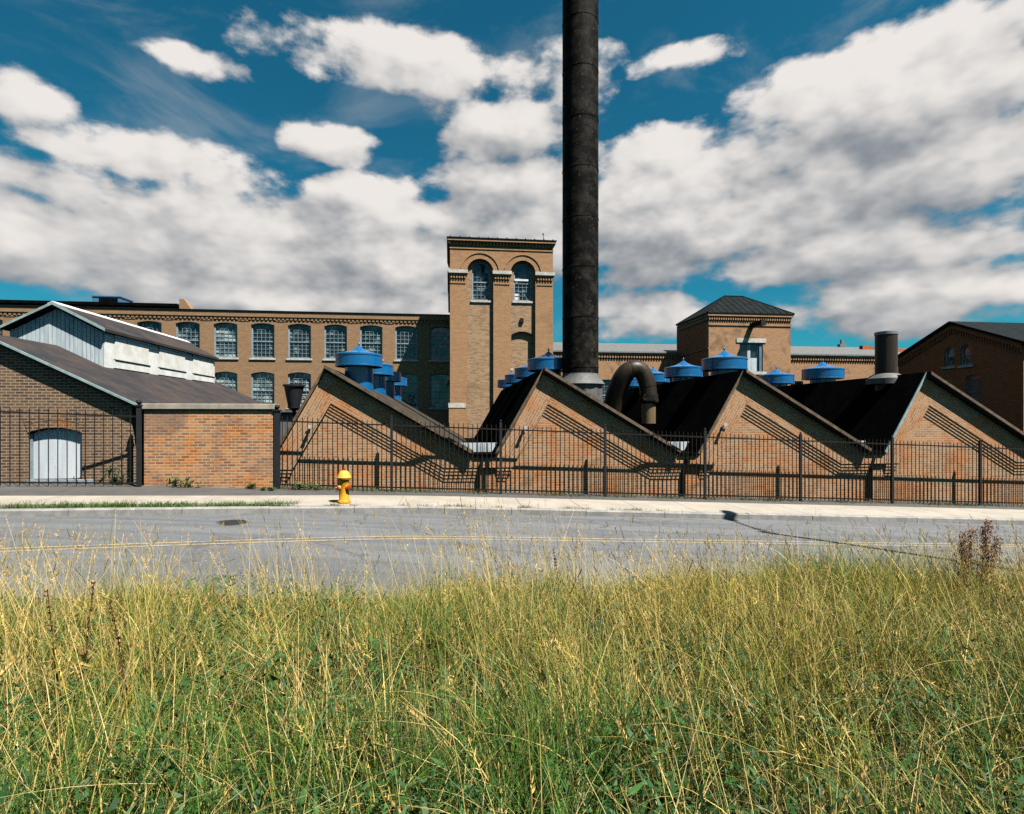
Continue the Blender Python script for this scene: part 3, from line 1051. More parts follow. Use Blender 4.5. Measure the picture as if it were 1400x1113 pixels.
# ------------------------------------------------------------------ mill: square tower
N_TOW = 33.58
def tower():
    n = N_TOW
    aL, aR = pa(615.3, n), pa(756, n)
    zt = pz(686, 327.5, n)
    t = thing('mill_tower', 'tall square brick mill tower with two round arched windows', 'tower', 0, n, 0)
    dep = 5.4
    rec = 0.22
    # plate with the two tall arched recesses
    plate = MB().box(aL, aR, 0, rec, GZ, zt - 0.1).build('front_wall', M['tower_brick'], t)
    ops = [(pa(638.5, n), pa(674.5, n), pz(657, 354, n)), (pa(698, n), pa(732, n), pz(715, 356.5, n))]
    c = MB()
    for x0, x1, zc in ops:
        h = (x1 - x0) / 2
        c.prism(arch_poly(x0, x1, GZ - 0.5, zc - h, h, 24), -0.5, rec + 0.3)
    cut(plate, c)
    back = MB().box(aL + 0.01, aR - 0.01, rec + 0.002, rec + 0.45, GZ, zt - 0.12).build('panel_wall', M['panel_brick'], t)
    wins = []
    c = MB()
    for (xa, xb, ya, yb), (x0, x1, zc) in zip(((645.5, 670.5, 409.5, 357), (703, 727.5, 410.5, 359)), ops):
        x, z = pa(xa, n), pz(xa, ya, n)
        x2, z2 = pa(xb, n), zc - 0.12
        h = (x2 - x) / 2
        wins.append((x, x2, z, z2, h))
        c.prism(arch_poly(x, x2, z, z2 - h, h, 20), rec - 0.3, rec + 0.36)
    # blind arched doorway
    bx0, bx1 = pa(699.5, n), pa(730, n)
    bz1, bz0 = pz(715, 452.5, n), pz(715, 545, n)
    c.prism(arch_poly(bx0, bx1, bz0, bz1 - 0.22, 0.22), rec - 0.3, rec + 0.2)
    cut(back, c)
    for k, (x, x2, z, z2, h) in enumerate(wins):
        w = window(t, x, x2, z, z2, h, rec, 4, 7, glass='glass', depth=0.14, fw=0.08, label='window with a broken upper sash' if k else None)
        if k:
            MB().box(x + 0.05, x2 - 0.2, rec + 0.05, rec + 0.1, z + 1.28, z + 1.40).build('loose_rail', M['white_paint'], w)
            MB().box(x + 0.06, x + 0.36, rec + 0.165, rec + 0.18, z + 0.08, z + 0.5).build('patched_pane', M['white_paint'], w)
    # arch hoods
    for x0, x1, zc in ops:
        b = MB()
        cx, h = (x0 + x1) / 2, (x1 - x0) / 2
        zs = zc - h
        for r0, r1, pr in ((h + 0.005, h + 0.33, 0.03), (h + 0.335, h + 0.40, 0.075)):
            o, i_ = [], []
            for s in range(25):
                th = math.pi * s / 24
                o.append((cx + r1 * math.cos(th), zs + r1 * math.sin(th)))
                i_.append((cx + r0 * math.cos(th), zs + r0 * math.sin(th)))
            b.ring(o, i_, -pr, -0.001)
        b.build('arch_hood', M['tower_brick'], t)
    # stone imposts and corbelled brick below them
    zi0, zi1 = pz(686, 375.5, n), pz(686, 371, n)
    spans = [(aL - 0.1, ops[0][0] + 0.05), (ops[0][1] - 0.05, ops[1][0] + 0.07), (ops[1][1] - 0.02, aR + 0.1)]
    for x0, x1 in spans:
        MB().box(x0, x1, -0.16, rec * 0.9, zi0, zi1).build('impost', M['stone'], t)
    for x0, x1 in spans:
        b = MB()
        b.box(x0 + 0.05, x1 - 0.05, -0.11, -0.001, zi0 - 0.1, zi0 - 0.002)
        dentils(b, x0 + 0.1, x1 - 0.1, -0.001, zi0 - 0.3, zi0 - 0.101, 0.15, 0.08)
        b.box(x0 + 0.13, x1 - 0.13, -0.035, -0.001, zi0 - 0.62, zi0 - 0.55)
        b.build('impost_corbel', M['tower_brick'], t)
    # cornice
    b = MB()
    zb = pz(686, 341, n)
    b.box(aL - 0.03, aR + 0.03, -0.04, -0.001, zb - 0.05, zb + 0.05)
    zc0, zc1 = pz(686, 335.5, n), pz(686, 332, n)
    dentils(b, aL - 0.05, aR + 0.05, -0.001, zc0 - 0.10, zc1, 0.2, 0.085)
    b.box(aL - 0.16, aR + 0.16, -0.2, 0.6, zc1, zt - 0.05)
    b.box(aL - 0.12, aL - 0.002, -0.14, dep, zc0, zc1 - 0.002)
    b.box(aL - 0.16, aL - 0.001, 0.601, dep + 0.1, zc1, zt - 0.05)
    b.box(aR + 0.001, aR + 0.16, 0.601, dep + 0.1, zc1, zt - 0.05)
    b.build('cornice', M['tower_brick'], t)
    b = MB()
    b.box(aL - 0.2, aR + 0.2, -0.24, dep + 0.12, zt - 0.049, zt)
    x = aL
    while x < aR + 0.1:
        b.box(x, x + 0.05, -0.26, 0.1, zt + 0.001, zt + 0.05)
        x += 0.58
    b.build('parapet_cap', M['roof_dark_metal'], t)
    # side and rear walls
    MB().box(aL + 0.005, aL + 0.4, rec + 0.451, dep, GZ, zt - 0.11).build('side_wall', M['tower_brick'], t)
    MB().box(aR - 0.4, aR - 0.005, rec + 0.451, dep, GZ, zt - 0.11).build('side_wall', M['tower_brick'], t)
    MB().box(aL + 0.005, aR - 0.005, dep + 0.001, dep + 0.4, GZ, zt - 0.11).build('rear_wall', M['tower_brick'], t)
    # corbels seen on the left flank
    b = MB()
    for (za, zb2, pr) in ((zi0, zi1, 0.16), (zi0 - 0.35, zi0 - 0.002, 0.09), (zi0 - 1.4, zi0 - 1.15, 0.12)):
        b.box(aL - pr, aL - 0.001, 0.35, dep, za, zb2)
    b.build('flank_corbel', M['tower_brick'], t)
    # plinth
    za, zb2 = pz(625, 557.5, n), pz(625, 551, n)
    x1 = pa(637, n)
    MB().box(aL - 0.1, x1, -0.14, rec * 0.5, za, zb2).build('plinth_stone', M['stone'], t)
    MB().box(aL - 0.07, x1 - 0.03, -0.11, -0.001, GZ, za - 0.002).build('plinth', M['tower_brick'], t)
    xs = pa(699, n)
    MB().box(xs - 0.15, xs + 0.16, rec - 0.06, rec + 0.001, pz(699, 506, n), pz(699, 503, n)).build('blind_sill', M['stone'], t)
    xb, zb3 = px(714, 437.5, n)
    MB().box(xb - 0.11, xb + 0.11, rec - 0.12, rec + 0.001, zb3 - 0.12, zb3 + 0.14).build('vent_box', M['iron'], t)
    # lightning rod
    xr = pa(744.5, n)
    b = MB()
    b.tube([(xr, 0.4, zt), (xr, 0.4, zt + 0.62)], 0.018, 6)
    b.lathe([(0.05, 0.0), (0.06, 0.03), (0.05, 0.06)], (xr - 0.02, 0.4, zt + 0.55), 8)
    b.build('lightning_rod', M['iron'], t)
tower()

# ------------------------------------------------------------------ lower mill range to the right
def range_right():
    n = 38.2
    aL, aR = pa(750, n), pa(1260, n)
    ze = pz(880, 482, n)
    t = thing('mill_range', 'lower brown brick mill range with grey slate roof behind the stack', 'building', 0, n, 0)
    wall = MB().box(aL, aR, 0, 0.5, GZ, ze - 0.05).build('wall', M['hoist_brick'], t)
    zr = pz(880, 470, n + 6)
    b = MB()
    b.prism_x([(-0.14, ze - 0.045), (6.0, zr - 0.09), (6.0, zr), (-0.14, ze + 0.06)], aL, aR)
    b.prism_x([(6.001, zr - 0.09), (12.2, ze - 0.045), (12.2, ze + 0.06), (6.001, zr)], aL, aR)
    b.build('roof', M['roof_slate'], t)
    b = MB()
    b.box(aL, aR, -0.20, -0.142, ze - 0.05, ze + 0.05)
    b.build('gutter', M['galvanised'], t)
    b = MB()
    dentils(b, aL, aR, -0.001, ze - 0.42, ze - 0.2, 0.2, 0.1)
    b.box(aL, aR, -0.12, -0.001, ze - 0.2, ze - 0.06)
    b.build('dentil_course', M['hoist_brick'], t)
    MB().box(aL, aR, 11.5, 12, GZ, ze - 0.06).build('rear_wall', M['hoist_brick'], t)
    # windows low on the wall, half hidden by the roofs
    c = MB()
    ws = []
    for (x, y0, y1) in ((830, 560, 519), (1088, 556, 521), (1138, 556, 521), (1188, 556, 521)):
        a, z1 = px(x, y1, n)
        z0 = pz(x, y0, n)
        ws.append((a - 0.6, a + 0.6, z0, z1))
        c.box(a - 0.6, a + 0.6, -0.3, 0.4, z0, z1)
    cut(wall, c)
    for w in ws:
        window(t, w[0], w[1], w[2], w[3], 0, 0, 3, 5, frame='frame', glass='glass')
    # ridge vent and small raised gable at the right
    a, z = px(1151, 473, n + 6)
    b = MB()
    b.box(a - 0.3, a + 0.3, 5.8, 6.2, z - 0.3, z + 0.15)
    b.box(a - 0.1, a + 0.1, 5.9, 6.1, z + 0.151, z + 0.55)
    b.build('ridge_vent', M['galvanised'], t)
    a, z = px(1184, 474, n + 4)
    b = MB()
    b.prism([(a - 0.3, ze), (a + 5.5, ze), (a + 5.5, z - 0.1), (a + 1.0, z - 0.1), (a + 0.1, z + 0.15), (a - 0.3, z + 0.1)], 4.0, 4.4)
    b.build('fire_gable', M['red_brick'], t)
range_right()

def hoist_tower():
    n = N_TOW
    aL, aR = pa(969, n), pa(1081, n)
    ze = pz(1025, 430, n)
    dep = 4.62
    t = thing('hoist_tower', 'square brick hoist tower with dark hipped roof and blue loading door', 'tower', 0, n, 0)
    wall = MB().box(aL, aR, 0, 0.4, GZ, ze).build('front_wall', M['hoist_brick'], t)
    dx0, dx1 = pa(1011, n), pa(1043, n)
    dz0, dz1 = pz(1027, 508, n), pz(1027, 468.5, n)
    cut(wall, MB().box(dx0, dx1, -0.3, 0.3, dz0, dz1))
    MB().box(aL + 0.004, aL + 0.4, 0.401, dep, GZ, ze).build('side_wall', M['red_brick'], t)
    MB().box(aR - 0.4, aR - 0.004, 0.401, dep, GZ, ze).build('side_wall', M['red_brick'], t)
    MB().box(aL + 0.004, aR - 0.004, dep + 0.001, dep + 0.4, GZ, ze).build('rear_wall', M['red_brick'], t)
    # cornice
    b = MB()
    b.box(aL - 0.12, aR + 0.12, -0.14, -0.001, ze - 0.16, ze - 0.002)
    dentils(b, aL - 0.05, aR + 0.05, -0.001, ze - 0.40, ze - 0.161, 0.16, 0.09)
    b.box(aL - 0.03, aR + 0.03, -0.05, -0.001, ze - 0.75, ze - 0.60)
    b.box(aL - 0.12, aL - 0.001, 0.0, dep, ze - 0.16, ze - 0.002)
    b.box(aL - 0.07, aL - 0.001, 0.0, dep, ze - 0.40, ze - 0.163)
    b.box(aL - 0.05, aL - 0.001, 0.0, dep, ze - 2.3, ze - 2.2)
    b.build('cornice', M['hoist_brick'], t)
    # hipped roof with short ridge
    o = 0.17
    rz = pz(1003, 405.5, n + dep / 2)
    r0, r1 = pa(990, n + dep / 2), pa(1016.5, n + dep / 2)
    x0, x1, y0, y1 = aL - o, aR + o, -o, dep + o
    b = MB()
    z0 = ze + 0.001
    vs = [(x0, y0, z0), (x1, y0, z0), (x1, y1, z0), (x0, y1, z0), (x0, y0, z0 + 0.07), (x1, y0, z0 + 0.07), (x1, y1, z0 + 0.07), (x0, y1, z0 + 0.07), (r0, dep / 2, rz), (r1, dep / 2, rz)]
    b.add(vs, [(0, 3, 2, 1), (0, 1, 5, 4), (1, 2, 6, 5), (2, 3, 7, 6), (3, 0, 4, 7), (4, 5, 9, 8), (5, 6, 9), (6, 7, 8, 9), (7, 4, 8)])
    roof = b.build('roof', M['roof_dark_metal'], t)
    b = MB()
    k = 13
    for i in range(1, k):
        xe = x0 + (x1 - x0) * i / k
        # run each seam up the front slope to the hip or ridge
        xr = r0 + (r1 - r0) * i / k
        if xe < r0:
            q = (xe - x0) / (r0 - x0)
        elif xe > r1:
            q = (x1 - xe) / (x1 - r1)
        else:
            q = 1
        b.beam((xe, y0, z0 + 0.075), (xe, y0 + (dep / 2 - y0) * q, z0 + 0.075 + (rz - z0 - 0.075) * q), 0.035, 0.05)
    for p, q in (((x0, y0), r0), ((x1, y0), r1), ((x0, y1), r0), ((x1, y1), r1)):
        b.beam((p[0], p[1], z0 + 0.08), (q, dep / 2, rz + 0.01), 0.09, 0.06)
    b.beam((r0, dep / 2, rz + 0.02), (r1, dep / 2, rz + 0.02), 0.12, 0.07)
    b.build('seams', M['roof_dark_metal'], roof)
    # loading door
    MB().box(dx0 - 0.22, dx1 + 0.2, -0.05, 0.1, dz1 + 0.002, dz1 + 0.28).build('lintel', M['stone'], t)
    MB().box(dx0 - 0.15, dx1 + 0.2, -0.12, 0.1, dz0 - 0.2, dz0 - 0.002).build('sill', M['stone'], t)
    b = MB()
    b.box(dx0, dx0 + 0.07, 0.05, 0.28, dz0, dz1)
    b.box(dx1 - 0.22, dx1, 0.05, 0.28, dz0, dz1)
    b.box(dx0, dx1, 0.06, 0.27, dz1 - 0.09, dz1 - 0.001)
    fr = b.build('door_frame', M['frame_blue'], t)
    xm = (dx0 + 0.07 + dx1 - 0.22) / 2
    zm = dz0 + (dz1 - dz0) * 0.48
    for (xa, xb) in ((dx0 + 0.07, xm - 0.005), (xm + 0.005, dx1 - 0.22)):
        b = MB()
        b.box(xa, xb, 0.16, 0.21, dz0, zm)
        b.box(xa, xa + 0.1, 0.16, 0.21, zm + 0.001, dz1 - 0.09)
        b.box(xb - 0.1, xb, 0.16, 0.21, zm + 0.001, dz1 - 0.09)
        dr = b.build('door', M['white_board'], t)
        MB().box(xa + 0.101, xb - 0.101, 0.18, 0.2, zm + 0.001, dz1 - 0.092).build('pane', M['glass_dark'], dr)
    # small window under the door
    # hoist beam
    bx, bz = px(1027, 446, n)
    b = MB()
    b.box(bx - 0.13, bx + 0.13, -1.35, 0.05, bz + 0.10, bz + 0.16)
    b.box(bx - 0.13, bx + 0.13, -1.35, 0.05, bz - 0.16, bz - 0.10)
    b.box(bx - 0.04, bx + 0.04, -1.34, 0.05, bz - 0.10, bz + 0.10)
    b.box(bx - 0.16, bx + 0.16, -1.42, -1.352, bz - 0.19, bz + 0.19)
    b.build('hoist_beam', M['iron'], t)
hoist_tower()

# ------------------------------------------------------------------ gabled building at far right
def gable_right():
    # its gable faces left, the ridge runs along the street
    d = 34.0
    X = (1303 - CX) / F * d
    a, n = X * CT + d * ST, -X * ST + d * CT
    zp = CZ + (HY - 440) * d / F
    half = 4.2
    ze = 6.2
    Ln = 22
    t = thing('gabled_mill_block', 'shaded brick mill block with gable and paired arched windows at right', 'building', a, n, 0)
    b = MB()
    b.prism_x([(-half, GZ), (half, GZ), (half, ze), (0, zp - 0.15), (-half, ze)], 0, 0.4)
    wall = b.build('gable_wall', M['red_brick'], t)
    MB().box(0.401, Ln, -half, -half + 0.4, GZ, ze - 0.02).build('front_wall', M['red_brick'], t)
    MB().box(0.401, Ln, half - 0.4, half, GZ, ze - 0.02).build('rear_wall', M['red_brick'], t)
    b = MB()
    s = (zp - 0.15 - ze) / half
    e = half + 0.35
    b.prism_x([(-e, zp - 0.13 - s * e), (0, zp - 0.13), (0, zp + 0.03), (-e, zp + 0.03 - s * e)], -0.3, Ln)
    b.prism_x([(e, zp - 0.13 - s * e), (0, zp - 0.13), (0, zp + 0.03), (e, zp + 0.03 - s * e)], -0.3, Ln)
    b.build('roof', M['roof_dark_metal'], t)
    # corbel table along the rakes
    b = MB()
    k = 26
    for i in range(k):
        for sgn in (-1, 1):
            y = sgn * half * (i + 0.3) / k
            y2 = sgn * half * (i + 0.8) / k
            z = zp - 0.2 - s * abs(y)
            b.box(-0.1, -0.001, min(y, y2), max(y, y2), z - 0.5, z - 0.2)
    b.prism_x([(0, zp - 0.16), (half, ze - 0.02), (half, ze - 0.28), (0, zp - 0.42)], -0.14, -0.002)
    b.prism_x([(0, zp - 0.16), (-half, ze - 0.02), (-half, ze - 0.28), (0, zp - 0.42)], -0.139, -0.001)
    b.build('rake_corbel', M['red_brick'], t)
    # windows on the gable: built along y
    def side_window(yc, w, z0, z1, rise, glass, frame, sill, blind=None):
        f = MB()
        f.box(0, 0, 0, 0, 0, 0)
        f = MB()
        out = arch_poly(yc - w / 2, yc + w / 2, z0, z1 - rise, rise)
        inn = arch_poly(yc - w / 2 + 0.09, yc + w / 2 - 0.09, z0 + 0.09, z1 - rise - 0.05, max(0, rise - 0.04))
        out.append(out[0]); inn.append(inn[0])
        for i in range(len(out) - 1):
            f.prism_x([out[i], out[i + 1], inn[i + 1], inn[i]], 0.10, 0.2)
        f.box(0.11, 0.19, yc - w / 2 + 0.05, yc + w / 2 - 0.05, (z0 + z1) / 2 - 0.03, (z0 + z1) / 2 + 0.03)
        wo = f.build('window', M[frame], t)
        g = MB()
        g.prism_x(arch_poly(yc - w / 2 + 0.05, yc + w / 2 - 0.05, z0 + 0.05, z1 - rise - 0.03, max(0, rise - 0.02)), 0.17, 0.18)
        g.build('pane', M[glass], wo)
        if blind:
            MB().box(0.16, 0.168, yc - w / 2 + 0.12, yc + w / 2 - 0.1, z0 + (z1 - z0) * 0.1, z1 - rise - 0.1).build('blind', M[blind], wo)
        if sill:
            MB().box(-0.1, 0.1, yc - w / 2 - 0.12, yc + w / 2 + 0.12, z0 - 0.14, z0 - 0.002).build('sill', M[sill], wo)
    def yz(x, y):
        # a point of the gable plane from its place in the photograph
        u = (x - CX) / F
        dd = a / (CT * u + ST)
        return dd * (CT - ST * u) - n, CZ + (HY - y) * dd / F
    c = MB()
    specs = []
    for (x0, x1, yt, yb, rise) in ((1291, 1305, 474, 501, 1), (1313, 1329, 471, 499, 1), (1281, 1300, 517, 562, 0.15), (1320, 1342, 512, 560, 0.15)):
        ya, _ = yz(x0, yb)
        yb2, _ = yz(x1, yb)
        yc = (ya + yb2) / 2
        w = abs(ya - yb2)
        z0 = yz((x0 + x1) / 2, yb)[1]
        z1 = yz((x0 + x1) / 2, yt)[1]
        rs = w / 2 if rise == 1 else rise
        specs.append((yc, w, z0, z1, rs))
        c.prism_x(arch_poly(yc - w / 2, yc + w / 2, z0, z1 - rs, rs), -0.3, 0.3)
    cut(wall, c)
    for i, s_ in enumerate(specs):
        side_window(*s_, 'glass_dark' if i > 1 else 'glass', 'frame_blue' if i > 1 else 'frame', 'stone', 'board_tan' if i > 1 else None)
gable_right()

# ------------------------------------------------------------------ old gabled shop at the left with clerestory
def shop():
    n0 = 16.05
    aE = px(188, 553, 15.66)[0]            # eave
    zE = pz(188, 553, 15.66)
    slope = 0.49
    aR = aE - 4.13                          # ridge
    Ln = 11.8
    t = thing('clerestory_shop', 'old brick shop with brown felt roof and white boarded clerestory at left', 'building', 0, n0, 0)
    def rz(a):
        return zE - 0.06 + slope * (aE - a) if a > aR else zE - 0.06 + slope * (aE - aR) - slope * (aR - a)
    aW = aE - 0.35                          # wall corner
    aW2 = 2 * aR - aW
    wall = MB().prism([(aW2, GZ), (aW, GZ), (aW, rz(aW) - 0.12), (aR, rz(aR) - 0.12), (aW2, rz(aW2) - 0.12)], 0, 0.4).build('front_wall', M['dark_brick'], t)
    # arched window opening, boarded white
    wx1, wz1 = px(112, 592, n0)
    wx0 = pa(38, n0)
    wz0 = pz(75, 656, n0)
    top = pz(75, 585, n0)
    cut(wall, MB().prism(arch_poly(wx0, wx1, wz0, wz1, top - wz1), -0.3, 0.25))
    b = MB()
    b.prism(arch_poly(wx0 + 0.03, wx1 - 0.06, wz0 + 0.02, wz1 - 0.03, top - wz1), 0.12, 0.17)
    board = b.build('boarded_window', M['board_white'], t)
    b = MB()
    b.box(wx1 - 0.06, wx1 - 0.002, 0.08, 0.16, wz0, wz1 - 0.03)
    b.box(wx0 + 0.002, wx0 + 0.06, 0.08, 0.16, wz0, wz1 - 0.03)
    b.box(wx0, wx1 + 0.3, -0.09, 0.12, wz0 - 0.16, wz0 - 0.002)
    b.build('frame', M['frame'], board)
    # brick arch over it, two header rows
    b = MB()
    op = arch_poly(wx0, wx1, wz0, wz1, top - wz1, 22)[2:]
    cx = (wx0 + wx1) / 2
    cz = wz1 - 2.2
    for i in range(len(op) - 1):
        for r in range(2):
            def off(p, k):
                v = Vector((p[0] - cx, p[1] - cz)).normalized() * k
                return (p[0] + v.x, p[1] + v.y)
            p0, p1 = op[i], op[i + 1]
            q0 = (p0[0] * 0.94 + p1[0] * 0.06, p0[1] * 0.94 + p1[1] * 0.06)
            q1 = (p0[0] * 0.06 + p1[0] * 0.94, p0[1] * 0.06 + p1[1] * 0.94)
            b.prism([off(q0, 0.01 + r * 0.2), off(q1, 0.01 + r * 0.2), off(q1, 0.195 + r * 0.2), off(q0, 0.195 + r * 0.2)], -0.015, -0.001)
    b.build('arch_bricks', M['dark_brick'], t)
    MB().box(aW - 0.4, aW - 0.003, 0.401, Ln - 0.2, GZ, rz(aW) - 0.14).build('side_wall', M['dark_brick'], t)
    MB().prism([(aW2, GZ), (aW, GZ), (aW, rz(aW) - 0.12), (aR, rz(aR) - 0.12), (aW2, rz(aW2) - 0.12)], Ln - 0.2, Ln + 0.1).build('rear_wall', M['dark_brick'], t)
    aE2 = 2 * aR - aE
    b = MB()
    b.prism([(aE, rz(aE)), (aE, rz(aE) - 0.11), (aR, rz(aR) - 0.11), (aE2, rz(aE2) - 0.11), (aE2, rz(aE2)), (aR, rz(aR))], -0.17, Ln + 0.3)
    b.build('roof', M['roof_felt'], t)
    b = MB()
    for (p, q) in ((aE + 0.02, aR), (aE2 - 0.02, aR)):
        b.prism([(p, rz(aE) + 0.015), (p, rz(aE) - 0.05), (q, rz(aR) - 0.05), (q, rz(aR) + 0.015)], -0.21, -0.172)
    b.build('rake_board', M['trim_pale'], t)
    # clerestory
    k0 = 18.9 - n0
    k1 = k0 + 8.3
    cR = px(142, 499, 18.9)[0]
    cL = 2 * aR - cR
    zB = rz(cR)
    zT = pz(141, 452, 18.9)
    cl = MB().box(cL, cR, k0 + 0.06, k1, zB - 0.3, zT).build('clerestory', M['white_paint'], t)
    # vertical boards on the front end
    zr2 = pz(75, 419, 18.9)
    b = MB()
    x = cL
    sl2 = (zr2 - zT) / (aR - cR)
    while x < cR - 0.01:
        x2 = min(cR, x + 0.125)
        xm = (x + x2) / 2
        h0 = zT + (zr2 - zT) * (1 - abs(x - aR) / (cR - aR)) - 0.07
        h1 = zT + (zr2 - zT) * (1 - abs(x2 - aR) / (cR - aR)) - 0.07
        b.prism([(x, rz(x) - 0.1), (x2 - 0.018, rz(x2) - 0.1), (x2 - 0.018, h1), (x, h0)], k0, k0 + 0.055 + random.uniform(-0.01, 0.0))
        x = x2
    b.build('end_boarding', M['white_board'], cl)
    b = MB()
    cO = 0.13
    for sgn in (1, -1):
        e = aR + sgn * (cR - aR + cO)
        ez = zT - (zr2 - zT) * cO / (cR - aR) + 0.05
        b.prism([(aR, zr2), (e, ez - 0.03), (e, ez + 0.06), (aR, zr2 + 0.1)], k0 - 0.2, k1 + 0.2)
    b.build('clerestory_roof', M['roof_felt'], cl)
    b = MB()
    for sgn in (1, -1):
        e = aR + sgn * (cR - aR + cO + 0.02)
        ez = zT - (zr2 - zT) * cO / (cR - aR) + 0.05
        b.prism([(aR, zr2 + 0.02), (e, ez - 0.02), (e, ez + 0.065), (aR, zr2 + 0.105)], k0 - 0.24, k0 - 0.202)
    b.build('clerestory_rake_board', M['trim_pale'], cl)
    b = MB()
    b.prism([(aR - 0.14, zr2 + 0.03), (aR, zr2 + 0.104), (aR + 0.22, zr2 + 0.0), (aR + 0.22, zr2 + 0.03), (aR, zr2 + 0.135), (aR - 0.14, zr2 + 0.06)], k0 - 0.22, k1 + 0.2)
    b.build('ridge_cap', M['white_paint'], cl)
    # shutters along the side
    span = (k1 - k0) / 3
    for i in range(3):
        s0 = k0 + i * span + 0.55
        s1 = k0 + (i + 1) * span - 0.18
        b = MB()
        m = 3
        for j in range(m):
            ya = s0 + (s1 - s0) * j / m
            yb = s0 + (s1 - s0) * (j + 1) / m - 0.025
            b.box(cR + 0.001, cR + 0.035, ya, yb, zB + 0.31, zT - 0.13)
        b.box(cR + 0.001, cR + 0.06, s0 - 0.06, s1 + 0.06, zT - 0.128, zT - 0.07)
        b.build('shutter', M['shutter'], cl)
        MB().box(cR + 0.001, cR + 0.05, s0 - 0.05, s1 + 0.05, zB + 0.02, zB + 0.27).build('sill_board', M['white_paint'], cl)
        MB().box(cR + 0.001, cR + 0.07, s0 - 0.05, s1 + 0.05, zB + 0.272, zB + 0.30).build('flashing', M['iron'], cl)
shop()

# ------------------------------------------------------------------ brick yard wall
def yard_wall():
    n = 15.85
    a0, a1 = pa(197, n), pa(373, n)
    zt = pz(285, 552, n)
    t = thing('yard_wall', 'sooty orange brick yard wall with concrete coping beside the gate post', 'wall', (a0 + a1) / 2, n, 0)
    h = (a1 - a0) / 2
    MB().box(-h, h, 0, 0.35, GZ, zt - 0.16).build('brickwork', M['orange_brick'], t)
    MB().box(-h - 0.03, h + 0.05, -0.06, 0.41, zt - 0.158, zt).build('coping', M['coping'], t, bevel=0.015)
    MB().box(-h, -h + 0.35, 0.351, 3.0, GZ, zt - 0.17).build('return_wall', M['orange_brick'], t)
yard_wall()

# ------------------------------------------------------------------ iron fences
def fence(name, label, p0, p1, posts, zf, h=2.06, spacing=0.139, big=(), top_ball=True, picket_r=0.0125, bw=0.068):
    """a run of picket fence between site points p0, p1 (a, n); posts at fractions"""
    p0, p1 = Vector(p0), Vector(p1)
    d = (p1 - p0)
    ln = d.length
    dv = d / ln
    ang = TH + math.atan2(dv.y, dv.x)
    z0 = zf(p0.x)
    t = thing(name, label, 'fence', p0.x, p0.y, z0, rot=ang)
    zz = lambda s: zf(p0.x + dv.x * s) - z0
    for i, s in enumerate(posts):
        b = MB()
        w = bw if s in big else 0.036
        hh = h + (0.13 if s in big else 0.06)
        b.box(s - w, s + w, -w, w, zz(s) - 0.3, zz(s) + hh)
        if s in big:
            b.box(s - w - 0.025, s + w + 0.025, -w - 0.025, w + 0.025, zz(s) + hh + 0.001, zz(s) + hh + 0.035)
        if top_ball:
            r = 0.075 if s in big else 0.035
            b.lathe([(0.02, 0), (r * 0.5, r * 0.25), (r, r), (r * 0.85, r * 1.6), (r * 0.2, r * 2)], (s, 0, zz(s) + hh + (0.035 if s in big else 0)), 12)
        b.build('post', M['post_iron'], t)
    for k in range(len(posts) - 1):
        s0, s1 = posts[k], posts[k + 1]
        w0 = bw if s0 in big else 0.036
        w1 = bw if s1 in big else 0.036
        for zr in (h - 0.15, 0.12):
            b = MB()
            b.beam((s0 + w0, 0, zz(s0 + w0) + zr), (s1 - w1, 0, zz(s1 - w1) + zr), 0.034, 0.04)
            b.build('rail', M['iron'], t)
        b = MB()
        m = max(1, round((s1 - s0) / spacing))
        for i in range(1, m):
            s = s0 + (s1 - s0) * i / m
            b.tube([(s, 0, zz(s) + 0.04), (s, 0, zz(s) + h - 0.06), (s, 0, zz(s) + h)], [picket_r, picket_r, 0.003], 6)
        b.build('picket_panel', M['iron'], t)
    return t

aF = [px(x, 0, N_FENCE)[0] for x in (379, 1340)]
step = (aF[1] - aF[0]) / 7
fence('iron_fence', 'black iron picket fence in front of the sawtooth gables', (aF[0], N_FENCE), (aF[0] + step * 10, N_FENCE),
      [step * i for i in range(11)], fence_z, big=(0.0,))
gp = px(190, 0, 15.62)[0]
g0 = (gp - 5.6, 14.65)
gl = math.hypot(5.6, 0.97)
fence('iron_fence', 'black iron picket fence standing in front of the shop with boarded window', g0, (gp, 15.62),
      [0.0, gl], lambda a: fence_z(a) - 0.02, h=2.06, spacing=0.2, big=(gl,), picket_r=0.012, bw=0.05)

# ------------------------------------------------------------------ flared lantern on a post
def flare():
    n = 17.0
    a, z0 = px(402, 557, n)
    zt = pz(402, 526, n)
    t = thing('funnel_lamp', 'dark flared funnel on a post between yard wall and first gable', 'funnel post', a, n, zbase(a) + 0.1)
    b0 = zbase(a) + 0.1
    b = MB()
    hb, ht = z0 - b0, zt - b0
    b.lathe([(0.165, hb), (0.285, ht - 0.05), (0.32, ht - 0.05), (0.32, ht), (0.28, ht), (0.16, hb + 0.05)], seg=32)
    b.build('funnel', M['post_iron'], t, True)
    b = MB()
    b.lathe([(0.05, -0.2), (0.05, hb - 0.12), (0.11, hb - 0.06), (0.20, hb - 0.02), (0.20, hb - 0.001)], seg=20)
    b.build('post', M['iron'], t, True)
flare()

